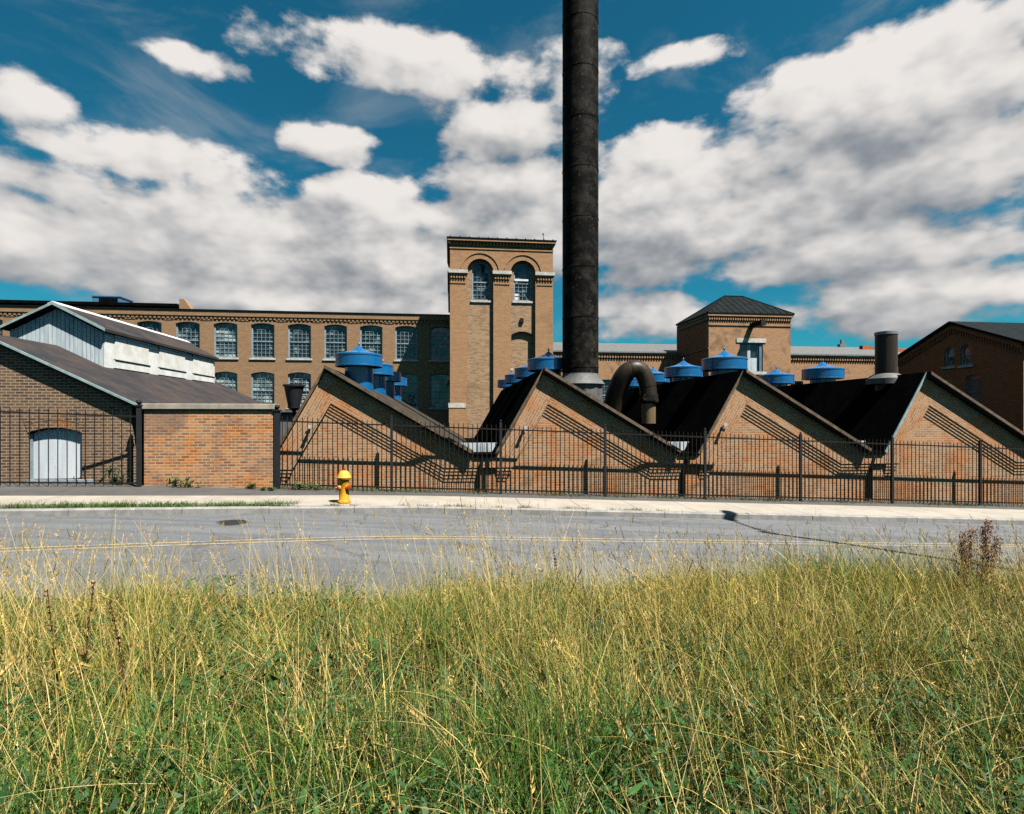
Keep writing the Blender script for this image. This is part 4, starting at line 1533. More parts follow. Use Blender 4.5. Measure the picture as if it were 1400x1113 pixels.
def grey_shed():
    n = 30
    a0, z1 = px(372, 561, n)
    a1, _ = px(413, 561, n)
    t = thing('yard_shed', 'low grey sided shed glimpsed behind the funnel post', 'shed', (a0 + a1) / 2, n, 0)
    w = (a1 - a0) / 2
    b = MB()
    b.box(-w, w, 0, 3, GZ, z1 - 0.1)
    x = -w
    while x < w:
        b.box(x, x + 0.04, -0.02, -0.001, GZ, z1 - 0.11)
        x += 0.35
    b.build('siding', M['shed_grey'], t)
    MB().box(-w - 0.15, w + 0.15, -0.2, 3.2, z1 - 0.099, z1).build('roof', M['roof_slate'], t)
grey_shed()

# ------------------------------------------------------------------ hydrant
def hydrant():
    d = 13.35
    X = (470.5 - CX) / F * d
    a, n = X * CT + d * ST, -X * ST + d * CT
    z = walk_z(a, n)
    t = thing('fire_hydrant', 'yellow fire hydrant with red caps standing on the pavement', 'hydrant', a, n, z)
    b = MB()
    b.lathe([(0.155, 0), (0.16, 0.02), (0.155, 0.05), (0.13, 0.075), (0.118, 0.09), (0.115, 0.30), (0.118, 0.55), (0.132, 0.575), (0.155, 0.585), (0.165, 0.595), (0.165, 0.615)], seg=32)
    for i in range(8):
        th = 2 * math.pi * i / 8
        b.lathe([(0.014, 0), (0.014, 0.018)], (0.142 * math.cos(th), 0.142 * math.sin(th), 0.05), 6)
    b.build('barrel', M['hydrant_yellow'], t, True)
    b = MB()
    b.lathe([(0.172, 0.616), (0.176, 0.63), (0.165, 0.65), (0.145, 0.70), (0.115, 0.755), (0.075, 0.79), (0.045, 0.80)], seg=32)
    b.build('bonnet', M['hydrant_cream'], t, True)
    b = MB()
    b.lathe([(0.042, 0.801), (0.042, 0.825), (0.026, 0.828), (0.022, 0.865)], seg=5)
    b.build('operating_nut', M['hydrant_red'], t)
    # side nozzles: left and right of the barrel, turned to face the road
    for ang, r in ((R(-150), 0.058), (R(-32), 0.062)):
        c, s = math.cos(ang), math.sin(ang)
        def turn(mb):
            mb.v = [(0.1 * c + v[2] * c - v[1] * s, 0.1 * s + v[2] * s + v[1] * c, 0.385 + v[0]) for v in mb.v]
            return mb
        turn(MB().lathe([(r + 0.012, 0.0), (r + 0.012, 0.04)], seg=20)).build('nozzle', M['hydrant_yellow'], t, True)
        cap = turn(MB().lathe([(r + 0.006, 0.041), (r + 0.008, 0.075), (r - 0.006, 0.085), (0.022, 0.087), (0.02, 0.115)], seg=12))
        cap.build('cap', M['hydrant_red'], t, True)
hydrant()

# ------------------------------------------------------------------ manhole cover
def manhole():
    d = 2.11 * F / (714.5 - HY)
    X = (313 - CX) / F * d
    a, n = X * CT + d * ST, -X * ST + d * CT
    z = road_z(a, n)
    t = thing('manhole_cover', 'dark round iron manhole cover in the grey road', 'manhole', a, n, z)
    MB().lathe([(0.335, -0.05), (0.335, 0.006), (0.30, 0.007), (0.30, -0.02)], seg=40).build('rim', M['cast_iron'], t)
    b = MB()
    b.lathe([(0.296, -0.05), (0.296, 0.004)], seg=40)
    for i in range(-6, 7):
        for j in range(-6, 7):
            if (i * i + j * j) < 38:
                b.box(i * 0.042 - 0.013, i * 0.042 + 0.013, j * 0.042 - 0.013, j * 0.042 + 0.013, 0.0041, 0.009)
    b.build('lid', M['cast_iron'], t)
manhole()

# ------------------------------------------------------------------ sun direction and street lamp
AZ, EL = R(52), R(59.5)
SUN = Vector((math.sin(AZ) * math.cos(EL), -math.cos(AZ) * math.cos(EL), math.sin(EL)))

def street_lamp():
    # stands on the near verge beyond the right edge; its shadow crosses the road
    hx, hy, hz = 5.66, 13.85, -0.5
    Lr = 6.9 / math.cos(EL)
    head = Vector((hx, hy, hz)) + SUN * Lr
    tx, ty = 5.78, 12.05
    top = Vector((tx, ty, -0.45)) + SUN * (Lr - 0.55)
    base = Vector((top.x, top.y, 0))
    aa, nn = base.x * CT + base.y * ST, -base.x * ST + base.y * CT
    zb = bank_z(aa, nn)
    t = bpy.data.objects.new('street_lamp', None)
    COL.objects.link(t)
    t.location = (base.x, base.y, zb)
    tag(t, 'tall street lamp on the grass verge casting a thin shadow over the road', 'street lamp')
    b = MB()
    b.tube([(0, 0, -0.3), (0, 0, (top.z - zb) * 0.5), (0, 0, top.z - zb + 0.3)], [0.12, 0.10, 0.075], 12)
    b.build('pole', M['galvanised'], t, True)
    h = head - Vector((base.x, base.y, zb))
    tt = top.z - zb
    b = MB()
    b.tube([(0, 0, tt), (h.x * 0.3, h.y * 0.3, tt + (h.z - tt) * 0.6), (h.x * 0.65, h.y * 0.65, tt + (h.z - tt) * 0.92), (h.x, h.y, h.z)], [0.05, 0.045, 0.04, 0.04], 8)
    b.tube([(0, 0, tt - 0.5), (h.x * 0.45, h.y * 0.45, tt + (h.z - tt) * 0.72)], 0.022, 6)
    b.build('arm', M['galvanised'], t, True)
    u = Vector((h.x, h.y, 0)).normalized()
    s = Vector((-u.y, u.x, 0))
    b = MB()
    sec = []
    for q, w, hh in ((-0.15, 0.08, 0.06), (0.1, 0.16, 0.12), (0.4, 0.20, 0.14), (0.7, 0.16, 0.10), (0.8, 0.06, 0.04)):
        c = h + u * q
        for k in range(10):
            th = 2 * math.pi * k / 10
            sec.append(tuple(c + s * w * math.cos(th) + Vector((0, 0, hh * math.sin(th)))))
    fs = []
    for i in range(4):
        for k in range(10):
            fs.append((i * 10 + k, i * 10 + (k + 1) % 10, (i + 1) * 10 + (k + 1) % 10, (i + 1) * 10 + k))
    fs += [tuple(range(9, -1, -1)), tuple(range(40, 50))]
    b.add(sec, fs)
    b.build('lamp_head', M['galvanised'], t, True)
street_lamp()

# ------------------------------------------------------------------ grass
def ribbon_mesh(name, root, height, width, lean, leandir, droop, face, color, seg, mat, tip=0.06, parent=None, tint_jit=0.0):
    """many tapering blades in one mesh; all inputs arrays over blades"""
    k = len(root)
    t = np.linspace(0, 1, seg + 1)
    ld = np.stack([np.cos(leandir), np.sin(leandir), np.zeros(k)], 1)
    fd = np.stack([np.cos(face), np.sin(face), np.zeros(k)], 1)
    hor = (lean[:, None] * t[None] + droop[:, None] * t[None] ** 2.5) * height[:, None]
    ver = height[:, None] * (t[None] - 0.5 * (lean[:, None] ** 2) * t[None] - 0.55 * np.minimum(droop[:, None], 1.2) ** 1.5 * t[None] ** 3)
    c = root[:, None, :] + hor[..., None] * ld[:, None, :]
    c[..., 2] += ver
    wv = (width[:, None] * np.maximum(tip, (1 - t[None] ** 2.2)))[..., None] * fd[:, None, :]
    v = np.empty((k, seg + 1, 2, 3))
    v[:, :, 0] = c - wv
    v[:, :, 1] = c + wv
    v = v.reshape(-1, 3)
    base = (np.arange(k) * (seg + 1) * 2)[:, None, None]
    s = (np.arange(seg) * 2)[None, :, None]
    q = np.array([0, 1, 3, 2])[None, None, :]
    faces = (base + s + q).reshape(-1, 4)
    cols = np.repeat(color, (seg + 1) * 2, axis=0)
    return v, faces, cols, c

def quads_object(name, parts, mat, label, cat, kind='stuff'):
    v = np.concatenate([p[0] for p in parts])
    off = 0
    fl = []
    for p in parts:
        fl.append(p[1] + off)
        off += len(p[0])
    f = np.concatenate(fl)
    c = np.concatenate([p[2] for p in parts])
    me = bpy.data.meshes.new(name)
    me.vertices.add(len(v))
    me.vertices.foreach_set('co', v.astype(np.float32).ravel())
    me.loops.add(len(f) * 4)
    me.loops.foreach_set('vertex_index', f.astype(np.int32).ravel())
    me.polygons.add(len(f))
    me.polygons.foreach_set('loop_start', (np.arange(len(f)) * 4).astype(np.int32))
    me.polygons.foreach_set('loop_total', np.full(len(f), 4, np.int32))
    me.polygons.foreach_set('use_smooth', np.ones(len(f), bool))
    at = me.color_attributes.new('tint', 'FLOAT_COLOR', 'POINT')
    at.data.foreach_set('color', np.concatenate([c * KA, np.ones((len(c), 1))], 1).astype(np.float32).ravel())
    me.update(calc_edges=True)
    me.materials.append(mat)
    o = bpy.data.objects.new(name, me)
    COL.objects.link(o)
    tag(o, label, cat, kind=kind)
    return o

def to_world(a, n, z):
    return np.stack([a * CT - n * ST, a * ST + n * CT, z], 1)

def vnoise(x, y, seed, scale):
    """smooth value noise, vectorised"""
    r = np.random.default_rng(seed)
    g = r.random((64, 64))
    X, Y = x / scale + 30.3, y / scale + 30.7
    i, j = np.floor(X).astype(int), np.floor(Y).astype(int)
    fx, fy = X - i, Y - j
    fx, fy = fx * fx * (3 - 2 * fx), fy * fy * (3 - 2 * fy)
    w = lambda p, q: g[p % 64, q % 64]
    return (w(i, j) * (1 - fx) + w(i + 1, j) * fx) * (1 - fy) + (w(i, j + 1) * (1 - fx) + w(i + 1, j + 1) * fx) * fy

near_edge_v = np.vectorize(near_edge)
bank_v = np.vectorize(bank_z)

def sample_bank(k, nmin=0.8, extra=2.4, near_bias=1.0):
    """points on the bank inside (and a little beside) the field of view"""
    A, Nn = [], []
    tot = 0
    while tot < k:
        m = k * 2
        n = nmin + (7.7 - nmin) * rng.random(m) ** near_bias
        a = (rng.random(m) * 2 - 1) * 11.5
        X = a * CT - n * ST
        Y = a * ST + n * CT
        ok = (np.abs(X) < np.maximum(Y, 0.2) * 1.0 + 0.7 + extra) & (n < near_edge_v(a) + rng.normal(0, 0.12, m))
        A.append(a[ok]); Nn.append(n[ok])
        tot += ok.sum()
    return np.concatenate(A)[:k], np.concatenate(Nn)[:k]

def hump(a, n):
    return np.exp(-((a - 4.7) / 1.5) ** 2 - ((n - 6.1) / 0.9) ** 2)

def lerp3(c0, c1, t):
    return np.asarray(c0)[None] * (1 - t[:, None]) + np.asarray(c1)[None] * t[:, None]

def grass():
    # --- green blades
    K = 215000
    a, n = sample_bank(K, near_bias=0.85)
    dens = vnoise(a, n, 1, 0.5)
    keep = rng.random(K) < np.clip(0.18 + 1.2 * dens + hump(a, n), 0, 1)
    a, n, dens = a[keep], n[keep], dens[keep]
    K = len(a)
    z = bank_v(a, n)
    edge = np.clip((near_edge_v(a) - n) / 1.3, 0.3, 1)
    hp = hump(a, n)
    h = (0.20 + 0.46 * rng.random(K) ** 1.4) * (0.6 + 0.8 * dens) * (0.5 + 0.5 * edge) + 0.42 * hp * rng.random(K)
    h *= np.where(n < 2.2, 0.8, 1.0)
    far = np.clip((n - 1.5) / 4.0, 0, 1)
    mixv = np.clip(rng.normal(0.0, 0.24, K) + 0.50 * far + 0.7 * (vnoise(a, n, 5, 1.1) - 0.5) - 0.45 * hp, 0, 1)
    col = lerp3((0.07, 0.175, 0.02), (0.52, 0.40, 0.06), mixv)
    teal = rng.random(K) < 0.22 * (1 - 0.6 * far)
    col[teal] = lerp3((0.03, 0.095, 0.035), (0.09, 0.16, 0.05), rng.random(teal.sum()))
    dry = rng.random(K) < 0.07 + 0.24 * far * (1 - hp)
    col[dry] = lerp3((0.44, 0.31, 0.075), (0.70, 0.52, 0.18), rng.random(dry.sum()))
    col *= (0.65 + 0.7 * rng.random(K))[:, None]
    long = rng.random(K) < 0.10
    h[long] *= 1.5
    lean = np.abs(rng.normal(0.15, 0.15, K))
    droop = np.abs(rng.normal(0.22, 0.28, K)) + 0.5 * long * rng.random(K)
    p1 = ribbon_mesh('b', to_world(a, n, z - 0.02), h, 0.0018 + 0.0026 * rng.random(K) ** 1.5, lean, rng.random(K) * 6.283,
                     droop, rng.random(K) * 6.283, col, 6, None)
    quads_object('tall_grass', [p1[:3]], M['leaf'], 'green and yellowing grass blades filling the foreground bank', 'grass')
    # --- dry flowering stems
    K = 15000
    a, n = sample_bank(K, 1.1, near_bias=0.9)
    cl = 0.6 * vnoise(a, n, 9, 0.7) + 0.4 * vnoise(a, n, 10, 0.25)
    keep = rng.random(K) < np.clip(2.2 * (cl - 0.22), 0.04, 0.9) * (1 - 0.6 * hump(a, n))
    a, n, cl = a[keep], n[keep], cl[keep]
    K = len(a)
    z = bank_v(a, n)
    h = (0.34 + 0.46 * rng.random(K)) * (0.55 + 0.95 * cl) + 0.14
    tall = rng.random(K) < 0.07 + 0.15 * (n > 4.6)
    h[tall] = 0.76 + 0.36 * rng.random(tall.sum())
    h *= np.clip(0.62 + (n - 1.0) * 0.16, 0.62, 1.05)
    h *= 1 + 0.22 * np.exp(-((a - 0.2) / 1.6) ** 2) * (n > 4.5)
    col = lerp3((0.80, 0.57, 0.22), (0.54, 0.41, 0.10), rng.random(K))
    g = rng.random(K) < 0.25
    col[g] = lerp3((0.20, 0.23, 0.06), (0.32, 0.30, 0.09), rng.random(g.sum()))
    col *= (0.7 + 0.6 * rng.random(K))[:, None]
    leandir = rng.normal(2.7, 1.4, K)
    stem = ribbon_mesh('s', to_world(a, n, z - 0.02), h, np.full(K, 0.0013) + 0.0009 * rng.random(K), np.abs(rng.normal(0.13, 0.12, K)), leandir,
                       np.abs(rng.normal(0.10, 0.14, K)), rng.random(K) * 6.283, col, 6, None, tip=0.45)
    parts = [stem[:3]]
    c = stem[3]
    S = 15
    kind = rng.random(K)
    has = kind > 0.34
    topd = c[:, -1] - c[:, -2]
    topd /= np.linalg.norm(topd, axis=1)[:, None]
    hi = np.where(has)[0]
    m = len(hi)
    spike = kind[hi] < 0.74
    ln = np.where(spike, 0.05 + 0.06 * rng.random(m), 0.09 + 0.09 * rng.random(m))
    for s in range(S):
        q = s / (S - 1)
        pos = c[hi, -1] + topd[hi] * ((q - 0.8) * ln)[:, None]
        ang = rng.random(m) * 6.283
        out = np.where(spike, 0.12, 0.35 + 0.6 * rng.random(m)) * (1.1 - q)
        hh = np.where(spike, 0.013 + 0.006 * rng.random(m), 0.012 + 0.026 * rng.random(m) * (1.15 - q))
        cc = col[hi] * np.array([1.05, 0.95, 0.9])[None] * (0.7 + 0.6 * rng.random(m))[:, None]
        sp = ribbon_mesh('p', pos, hh, np.where(spike, 0.0024, 0.0017) + 0.0012 * rng.random(m), out * 1.6, ang, np.zeros(m), rng.random(m) * 6.283, cc, 2, None)
        parts.append(sp[:3])
    quads_object('dry_grass', parts, M['straw'], 'straw coloured seeding grass stems standing over the bank', 'dry grass')
    # --- fallen straw, criss-crossing
    K = 11500
    a, n = sample_bank(K, 0.9)
    z = bank_v(a, n) + 0.02 + 0.30 * rng.random(K)
    col = lerp3((0.75, 0.56, 0.25), (0.42, 0.34, 0.13), rng.random(K)) * (0.7 + 0.6 * rng.random(K))[:, None]
    fs = ribbon_mesh('f', to_world(a, n, z), 0.12 + 0.38 * rng.random(K) ** 2, np.full(K, 0.0012) + 0.001 * rng.random(K), 0.45 + 0.6 * rng.random(K), rng.random(K) * 6.283,
                     rng.normal(0.15, 0.35, K).clip(0, 1), rng.random(K) * 6.283, col, 5, None, tip=0.4)
    quads_object('fallen_straw', [fs[:3]], M['straw'], 'bent and fallen dry straw tangled among the green grass', 'straw')
    # --- broad leaves low down (clover, plantain)
    K = 135000
    a, n = sample_bank(K, 0.9, near_bias=0.9)
    patch = vnoise(a, n, 21, 0.45) + 0.4 * vnoise(a, n, 22, 0.2) - 0.5 * (vnoise(a, n, 1, 0.5) - 0.5)
    keep = rng.random(K) < np.clip((patch - 0.36) * 3 - 0.6 * np.clip((n - 3.5) / 3, 0, 1), 0, 1)
    a, n = a[keep], n[keep]
    K = len(a)
    z = bank_v(a, n) + 0.02 + 0.40 * rng.random(K) * (0.3 + vnoise(a, n, 23, 0.4))
    col = lerp3((0.016, 0.07, 0.018), (0.05, 0.13, 0.026), rng.random(K)) * (0.7 + 0.6 * rng.random(K))[:, None]
    big = rng.random(K) ** 3
    lf = ribbon_mesh('l', to_world(a, n, z), 0.018 + 0.05 * big, 0.006 + 0.010 * big, 0.6 + 0.6 * rng.random(K), rng.random(K) * 6.283,
                     0.2 * rng.random(K), rng.random(K) * 6.283, col, 3, None, tip=0.15)
    quads_object('clover', [lf[:3]], M['leaf'], 'dark green clover and low broad leaves beneath the grass', 'ground cover')
grass()

# ------------------------------------------------------------------ verge grass and weeds by the walls
def verge_grass():
    parts = []
    K = 7000
    a = rng.uniform(-13.5, -3.6, K)
    w = vnoise(a, a * 0, 31, 0.35)
    keep = rng.random(K) < np.clip(w * 1.6 - 0.15, 0.05, 1)
    a = a[keep]
    K = len(a)
    be = np.array([bend(x) for x in a])
    n = N_KERB + be + 0.2 + 0.42 * rng.random(K)
    z = np.array([zbase(x) for x in a]) + 0.11
    col = lerp3((0.06, 0.14, 0.025), (0.13, 0.20, 0.045), rng.random(K))
    parts.append(ribbon_mesh('v', to_world(a, n, z), 0.07 + 0.12 * rng.random(K), 0.004 + 0.003 * rng.random(K), np.abs(rng.normal(0.3, 0.25, K)),
                             rng.random(K) * 6.283, np.abs(rng.normal(0.3, 0.3, K)), rng.random(K) * 6.283, col, 3, None)[:3])
    # tufts along the pavement joint on the right
    cents = np.concatenate([rng.uniform(-3.3, 6.5, 26)])
    a = np.concatenate([c + rng.normal(0, 0.09, 34) for c in cents])
    K = len(a)
    n = N_KERB + np.array([bend(x) for x in a]) + 0.18 + np.abs(rng.normal(0, 0.04, K))
    z = np.array([zbase(x) for x in a]) + 0.145
    col = lerp3((0.14, 0.17, 0.05), (0.34, 0.27, 0.11), rng.random(K))
    parts.append(ribbon_mesh('v', to_world(a, n, z), 0.03 + 0.08 * rng.random(K), 0.003 + 0.003 * rng.random(K), np.abs(rng.normal(0.4, 0.3, K)),
                             rng.random(K) * 6.283, np.abs(rng.normal(0.3, 0.3, K)), rng.random(K) * 6.283, col, 3, None)[:3])
    quads_object('verge_grass', parts, M['leaf'], 'short green grass and tufts growing along the kerb', 'grass')
    # thin weedy line along the fence foot
    K = 5200
    a = rng.uniform(-5.0, 20, K)
    keep = rng.random(K) < np.clip(vnoise(a, a * 0 + 2, 33, 0.5) * 1.5 - 0.3 + 0.5 * (a < -1.0), 0.04, 1)
    a = a[keep]
    K = len(a)
    n = N_FENCE + rng.normal(0, 0.14, K)
    z = np.array([zbase(x) for x in a]) + 0.16
    col = lerp3((0.05, 0.11, 0.03), (0.16, 0.18, 0.05), rng.random(K))
    p = ribbon_mesh('v', to_world(a, n, z), 0.04 + 0.13 * rng.random(K), 0.005 + 0.004 * rng.random(K), np.abs(rng.normal(0.35, 0.3, K)),
                    rng.random(K) * 6.283, np.abs(rng.normal(0.3, 0.3, K)), rng.random(K) * 6.283, col, 3, None)[:3]
    quads_object('fence_grass', [p], M['leaf'], 'sparse green weeds growing along the foot of the iron fence', 'grass')
verge_grass()

def leafy_weed(x, y, n, h, k, label, dark=False):
    a, _ = px(x, y, n)
    z = zbase(a) + 0.16
    m = 26 * k
    stems = 5 * k
    sa = rng.random(stems) * 6.283
    hh = h * (0.55 + 0.45 * rng.random(stems))
    root = np.zeros((stems, 3))
    root[:, 0] = rng.normal(0, 0.05 * k, stems)
    root[:, 1] = rng.normal(0, 0.03, stems)
    col = lerp3((0.08, 0.13, 0.04), (0.13, 0.16, 0.05), rng.random(stems))
    st = ribbon_mesh('w', root, hh, np.full(stems, 0.004), np.abs(rng.normal(0.3, 0.15, stems)), sa, np.abs(rng.normal(0.2, 0.1, stems)), sa + 1.57, col, 5, None)
    parts = [st[:3]]
    c = st[3]
    i = rng.integers(0, stems, m)
    j = rng.integers(1, 6, m)
    pos = c[i, j]
    lc = lerp3((0.035, 0.10, 0.03), (0.12, 0.19, 0.05), rng.random(m)) * (0.6 if dark else 1.0)
    ang = rng.random(m) * 6.283
    parts.append(ribbon_mesh('w', pos, 0.05 + 0.06 * rng.random(m), 0.012 + 0.012 * rng.random(m), 0.6 + 0.5 * rng.random(m), ang, 0.3 * rng.random(m), ang + 1.57, lc, 3, None)[:3])
    o = quads_object('weed', parts, M['leaf'], label, 'weed', 'thing')
    o['group'] = 'weeds at the wall foot'
    o.location = W(a, n, z)
    return o
leafy_weed(240, 664, 15.7, 0.42, 3, 'tall leafy weed against the left part of the orange brick wall')
leafy_weed(262, 665, 15.72, 0.22, 2, 'short yellowish weed beside the tall weed on the orange wall')
leafy_weed(345, 667, 15.72, 0.16, 2, 'low weed near the right end of the orange brick wall')
leafy_weed(408, 667, 15.78, 0.26, 3, 'bushy green weed at the fence foot left of the hydrant')
leafy_weed(428, 668, 15.75, 0.24, 3, 'green weed at the fence foot closest to the hydrant')
leafy_weed(365, 673, 15.5, 0.12, 3, 'flat patch of weed in front of the corner post')
leafy_weed(163, 656, 15.95, 0.55, 4, 'dark bushy weed behind the fence by the shop corner', True)

# brown dock stalks
def dock(x, ytop, n, k, label, width=0.05):
    a = pa(x, n)
    z0 = bank_z(a, n)
    h = pz(x, ytop, n) - z0
    m = 1
    la = rng.random() * 6.283
    root = np.zeros((1, 3))
    col = np.array([[0.14, 0.07, 0.03]])
    st = ribbon_mesh('d', root, np.array([h]), np.array([0.005]), np.array([0.06]), np.array([la]), np.array([0.05]), np.array([0.3]), col, 24, None, tip=0.5)
    parts = [st[:3]]
    c = st[3][0]
    q = int(130 * k)
    j = rng.integers(11, 25, q)
    pos = c[j] + rng.normal(0, 0.012, (q, 3)) * np.array([1, 1, 0.6])[None] * (width / 0.05)
    cc = lerp3((0.13, 0.05, 0.018), (0.26, 0.11, 0.04), rng.random(q))
    ang = rng.random(q) * 6.283
    parts.append(ribbon_mesh('d', pos, 0.014 + 0.014 * rng.random(q), 0.004 + 0.003 * rng.random(q), 0.4 + 0.5 * rng.random(q), ang, np.zeros(q), ang + 1.57, cc, 2, None, tip=0.3)[:3])
    mm = 14
    j = rng.integers(2, 12, mm)
    lc = lerp3((0.10, 0.12, 0.03), (0.22, 0.13, 0.05), rng.random(mm))
    ang = rng.random(mm) * 6.283
    parts.append(ribbon_mesh('d', c[j], 0.09 + 0.08 * rng.random(mm), 0.008 + 0.006 * rng.random(mm), 0.4 + 0.4 * rng.random(mm), ang, 0.5 * rng.random(mm), ang + 1.57, lc, 4, None)[:3])
    o = quads_object('dock_plant', parts, M['straw'], label, 'dock plant', 'thing')
    o['group'] = 'brown dock stalks in the grass'
    o.location = W(a, n, z0)
dock(1313, 735, 5.6, 5, 'leftmost thick rust brown dock stalk of the cluster at right', 0.14)
dock(1337, 712, 5.7, 6, 'tallest rust brown dock stalk in the cluster at right', 0.13)
dock(1352, 724, 5.8, 3, 'thin dock stalk at the right side of the right cluster', 0.07)
dock(1326, 745, 5.4, 3, 'shortest dock stalk in the middle of the right cluster', 0.08)
dock(1320, 722, 5.9, 6, 'bushy brown dock stalk standing behind the two tallest at right', 0.13)
dock(1345, 735, 5.5, 5, 'bushy low brown dock stalk in front of the tallest at right', 0.13)
dock(768, 752, 5.6, 1, 'lone dark dock stalk near the picture centre by the road', 0.03)
dock(80, 800, 3.6, 0.6, 'leftmost dark seed stalk near the left picture edge', 0.02)
dock(113, 795, 3.8, 0.5, 'dark seed stalk between the leftmost one and the leaning one', 0.02)
dock(178, 820, 3.4, 0.5, 'dark seed stalk standing farthest from the left picture edge', 0.02)

# ------------------------------------------------------------------ world: sky with cumulus
def world():
    w = bpy.data.worlds.new('World')
    scene.world = w
    w.use_nodes = True
    nt = w.node_tree
    bg = nt.nodes['Background']
    sky = N(nt, 'ShaderNodeTexSky', sky_type='NISHITA', sun_disc=False)
    sky.sun_elevation = EL
    sky.sun_rotation = math.pi - AZ
    sky.air_density = 1.0
    sky.dust_density = 0.3
    sky.ozone_density = 2.5

    # azimuth / elevation of the view ray
    tc = N(nt, 'ShaderNodeTexCoord')
    sep = N(nt, 'ShaderNodeSeparateXYZ')
    L(nt, tc.outputs['Generated'], sep.inputs[0])
    az = N(nt, 'ShaderNodeMath', operation='ARCTAN2')
    L(nt, sep.outputs[0], az.inputs[0]); L(nt, sep.outputs[1], az.inputs[1])
    el = N(nt, 'ShaderNodeMath', operation='ARCSINE')
    L(nt, sep.outputs[2], el.inputs[0])
    co = N(nt, 'ShaderNodeCombineXYZ')
    L(nt, az.outputs[0], co.inputs[0]); L(nt, el.outputs[0], co.inputs[1])

    def ang(x, y):
        v = Vector(((x - CX) / F, 1, (HY - y) / F)).normalized()
        return math.atan2(v.x, v.y), math.asin(v.z)

    # cloud masses: azimuth/elevation of the centre, half-size and weight
    blobs = [
        (50, 135, 60, 36, .60), (268, 86, 62, 20, .7), (585, 88, 200, 42, .85), (455, 196, 62, 26, .95), (235, 222, 140, 36, .85),
        (120, 265, 120, 30, .65), (70, 330, 200, 62, 1.0), (330, 335, 220, 66, 1.05), (505, 285, 78, 40, 1.05), (130, 300, 90, 36, .95),
        (500, 365, 170, 60, 1.0), (210, 385, 280, 28, .8), (690, 182, 90, 42, 1.05), (720, 262, 105, 50, 1.0), (622, 300, 52, 28, .95),
        (740, 330, 110, 55, .9), (905, 290, 150, 85, 1.05), (900, 210, 60, 34, .9), (1090, 260, 210, 95, 1.1), (1220, 150, 190, 90, 1.0), (1300, 330, 130, 36, .95),
        (1130, 345, 170, 36, 1.0), (870, 435, 80, 32, 1.0), (1230, 410, 160, 44, 1.05), (1340, 220, 120, 70, 1.0), (930, 80, 60, 18, .5), (420, 412, 330, 26, 1.05), (1080, 130, 60, 34, .55),
        (790, 130, 40, 40, .6), (1290, 60, 140, 50, .8)]

    def density_group(name, det1, det2):
        g = bpy.data.node_groups.new(name, 'ShaderNodeTree')
        g.interface.new_socket('Vector', in_out='INPUT', socket_type='NodeSocketVector')
        g.interface.new_socket('Density', in_out='OUTPUT', socket_type='NodeSocketFloat')
        gi = g.nodes.new('NodeGroupInput')
        go = g.nodes.new('NodeGroupOutput')
        acc = None
        for (x, y, rx, ry, wt) in blobs:
            c = ang(x, y)
            ra = abs(ang(x + rx, y)[0] - ang(x - rx, y)[0]) / 2
            re = abs(ang(x, y - ry)[1] - ang(x, y + ry)[1]) / 2
            sb = N(g, 'ShaderNodeVectorMath', operation='SUBTRACT')
            L(g, gi.outputs[0], sb.inputs[0]); sb.inputs[1].default_value = (c[0], c[1], 0)
            mu = N(g, 'ShaderNodeVectorMath', operation='MULTIPLY')
            L(g, sb.outputs[0], mu.inputs[0]); mu.inputs[1].default_value = (1 / ra, 1 / re, 0)
            dt = N(g, 'ShaderNodeVectorMath', operation='DOT_PRODUCT')
            L(g, mu.outputs[0], dt.inputs[0]); L(g, mu.outputs[0], dt.inputs[1])
            om = N(g, 'ShaderNodeMath', operation='MULTIPLY_ADD')
            L(g, dt.outputs['Value'], om.inputs[0]); om.inputs[1].default_value = -0.55 * wt; om.inputs[2].default_value = 0.9 * wt
            if acc is None:
                acc = om.outputs[0]
            else:
                mxn = N(g, 'ShaderNodeMath', operation='SMOOTH_MAX')
                L(g, acc, mxn.inputs[0]); L(g, om.outputs[0], mxn.inputs[1]); mxn.inputs[2].default_value = 0.25
                acc = mxn.outputs[0]
        fl = N(g, 'ShaderNodeMath', operation='MAXIMUM')
        L(g, acc, fl.inputs[0])
        # unseen cloud added behind the viewer to lift and neutralise the shadows
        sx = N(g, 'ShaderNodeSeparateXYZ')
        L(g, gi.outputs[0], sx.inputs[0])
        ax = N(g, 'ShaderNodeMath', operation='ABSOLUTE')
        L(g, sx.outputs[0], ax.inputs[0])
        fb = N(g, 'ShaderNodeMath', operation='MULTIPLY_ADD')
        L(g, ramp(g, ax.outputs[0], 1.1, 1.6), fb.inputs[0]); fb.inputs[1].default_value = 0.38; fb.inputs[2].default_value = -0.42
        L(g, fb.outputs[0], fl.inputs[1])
        st = N(g, 'ShaderNodeVectorMath', operation='MULTIPLY')
        L(g, gi.outputs[0], st.inputs[0]); st.inputs[1].default_value = (1, 1.7, 1)
        n1 = noise(g, st.outputs[0], 5.5, det1, 0.52, 0.15)
        s1 = N(g, 'ShaderNodeMath', operation='MULTIPLY_ADD')
        L(g, n1, s1.inputs[0]); s1.inputs[1].default_value = N1; L(g, fl.outputs[0], s1.inputs[2])
        n2 = noise(g, st.outputs[0], 19.0, det2, 0.56, 0.1)
        s2 = N(g, 'ShaderNodeMath', operation='MULTIPLY_ADD')
        L(g, n2, s2.inputs[0]); s2.inputs[1].default_value = N2; L(g, s1.outputs[0], s2.inputs[2])
        L(g, s2.outputs[0], go.inputs[0])
        return g
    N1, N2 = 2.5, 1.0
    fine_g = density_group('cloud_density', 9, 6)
    soft_g = density_group('cloud_mass', 3, 2)

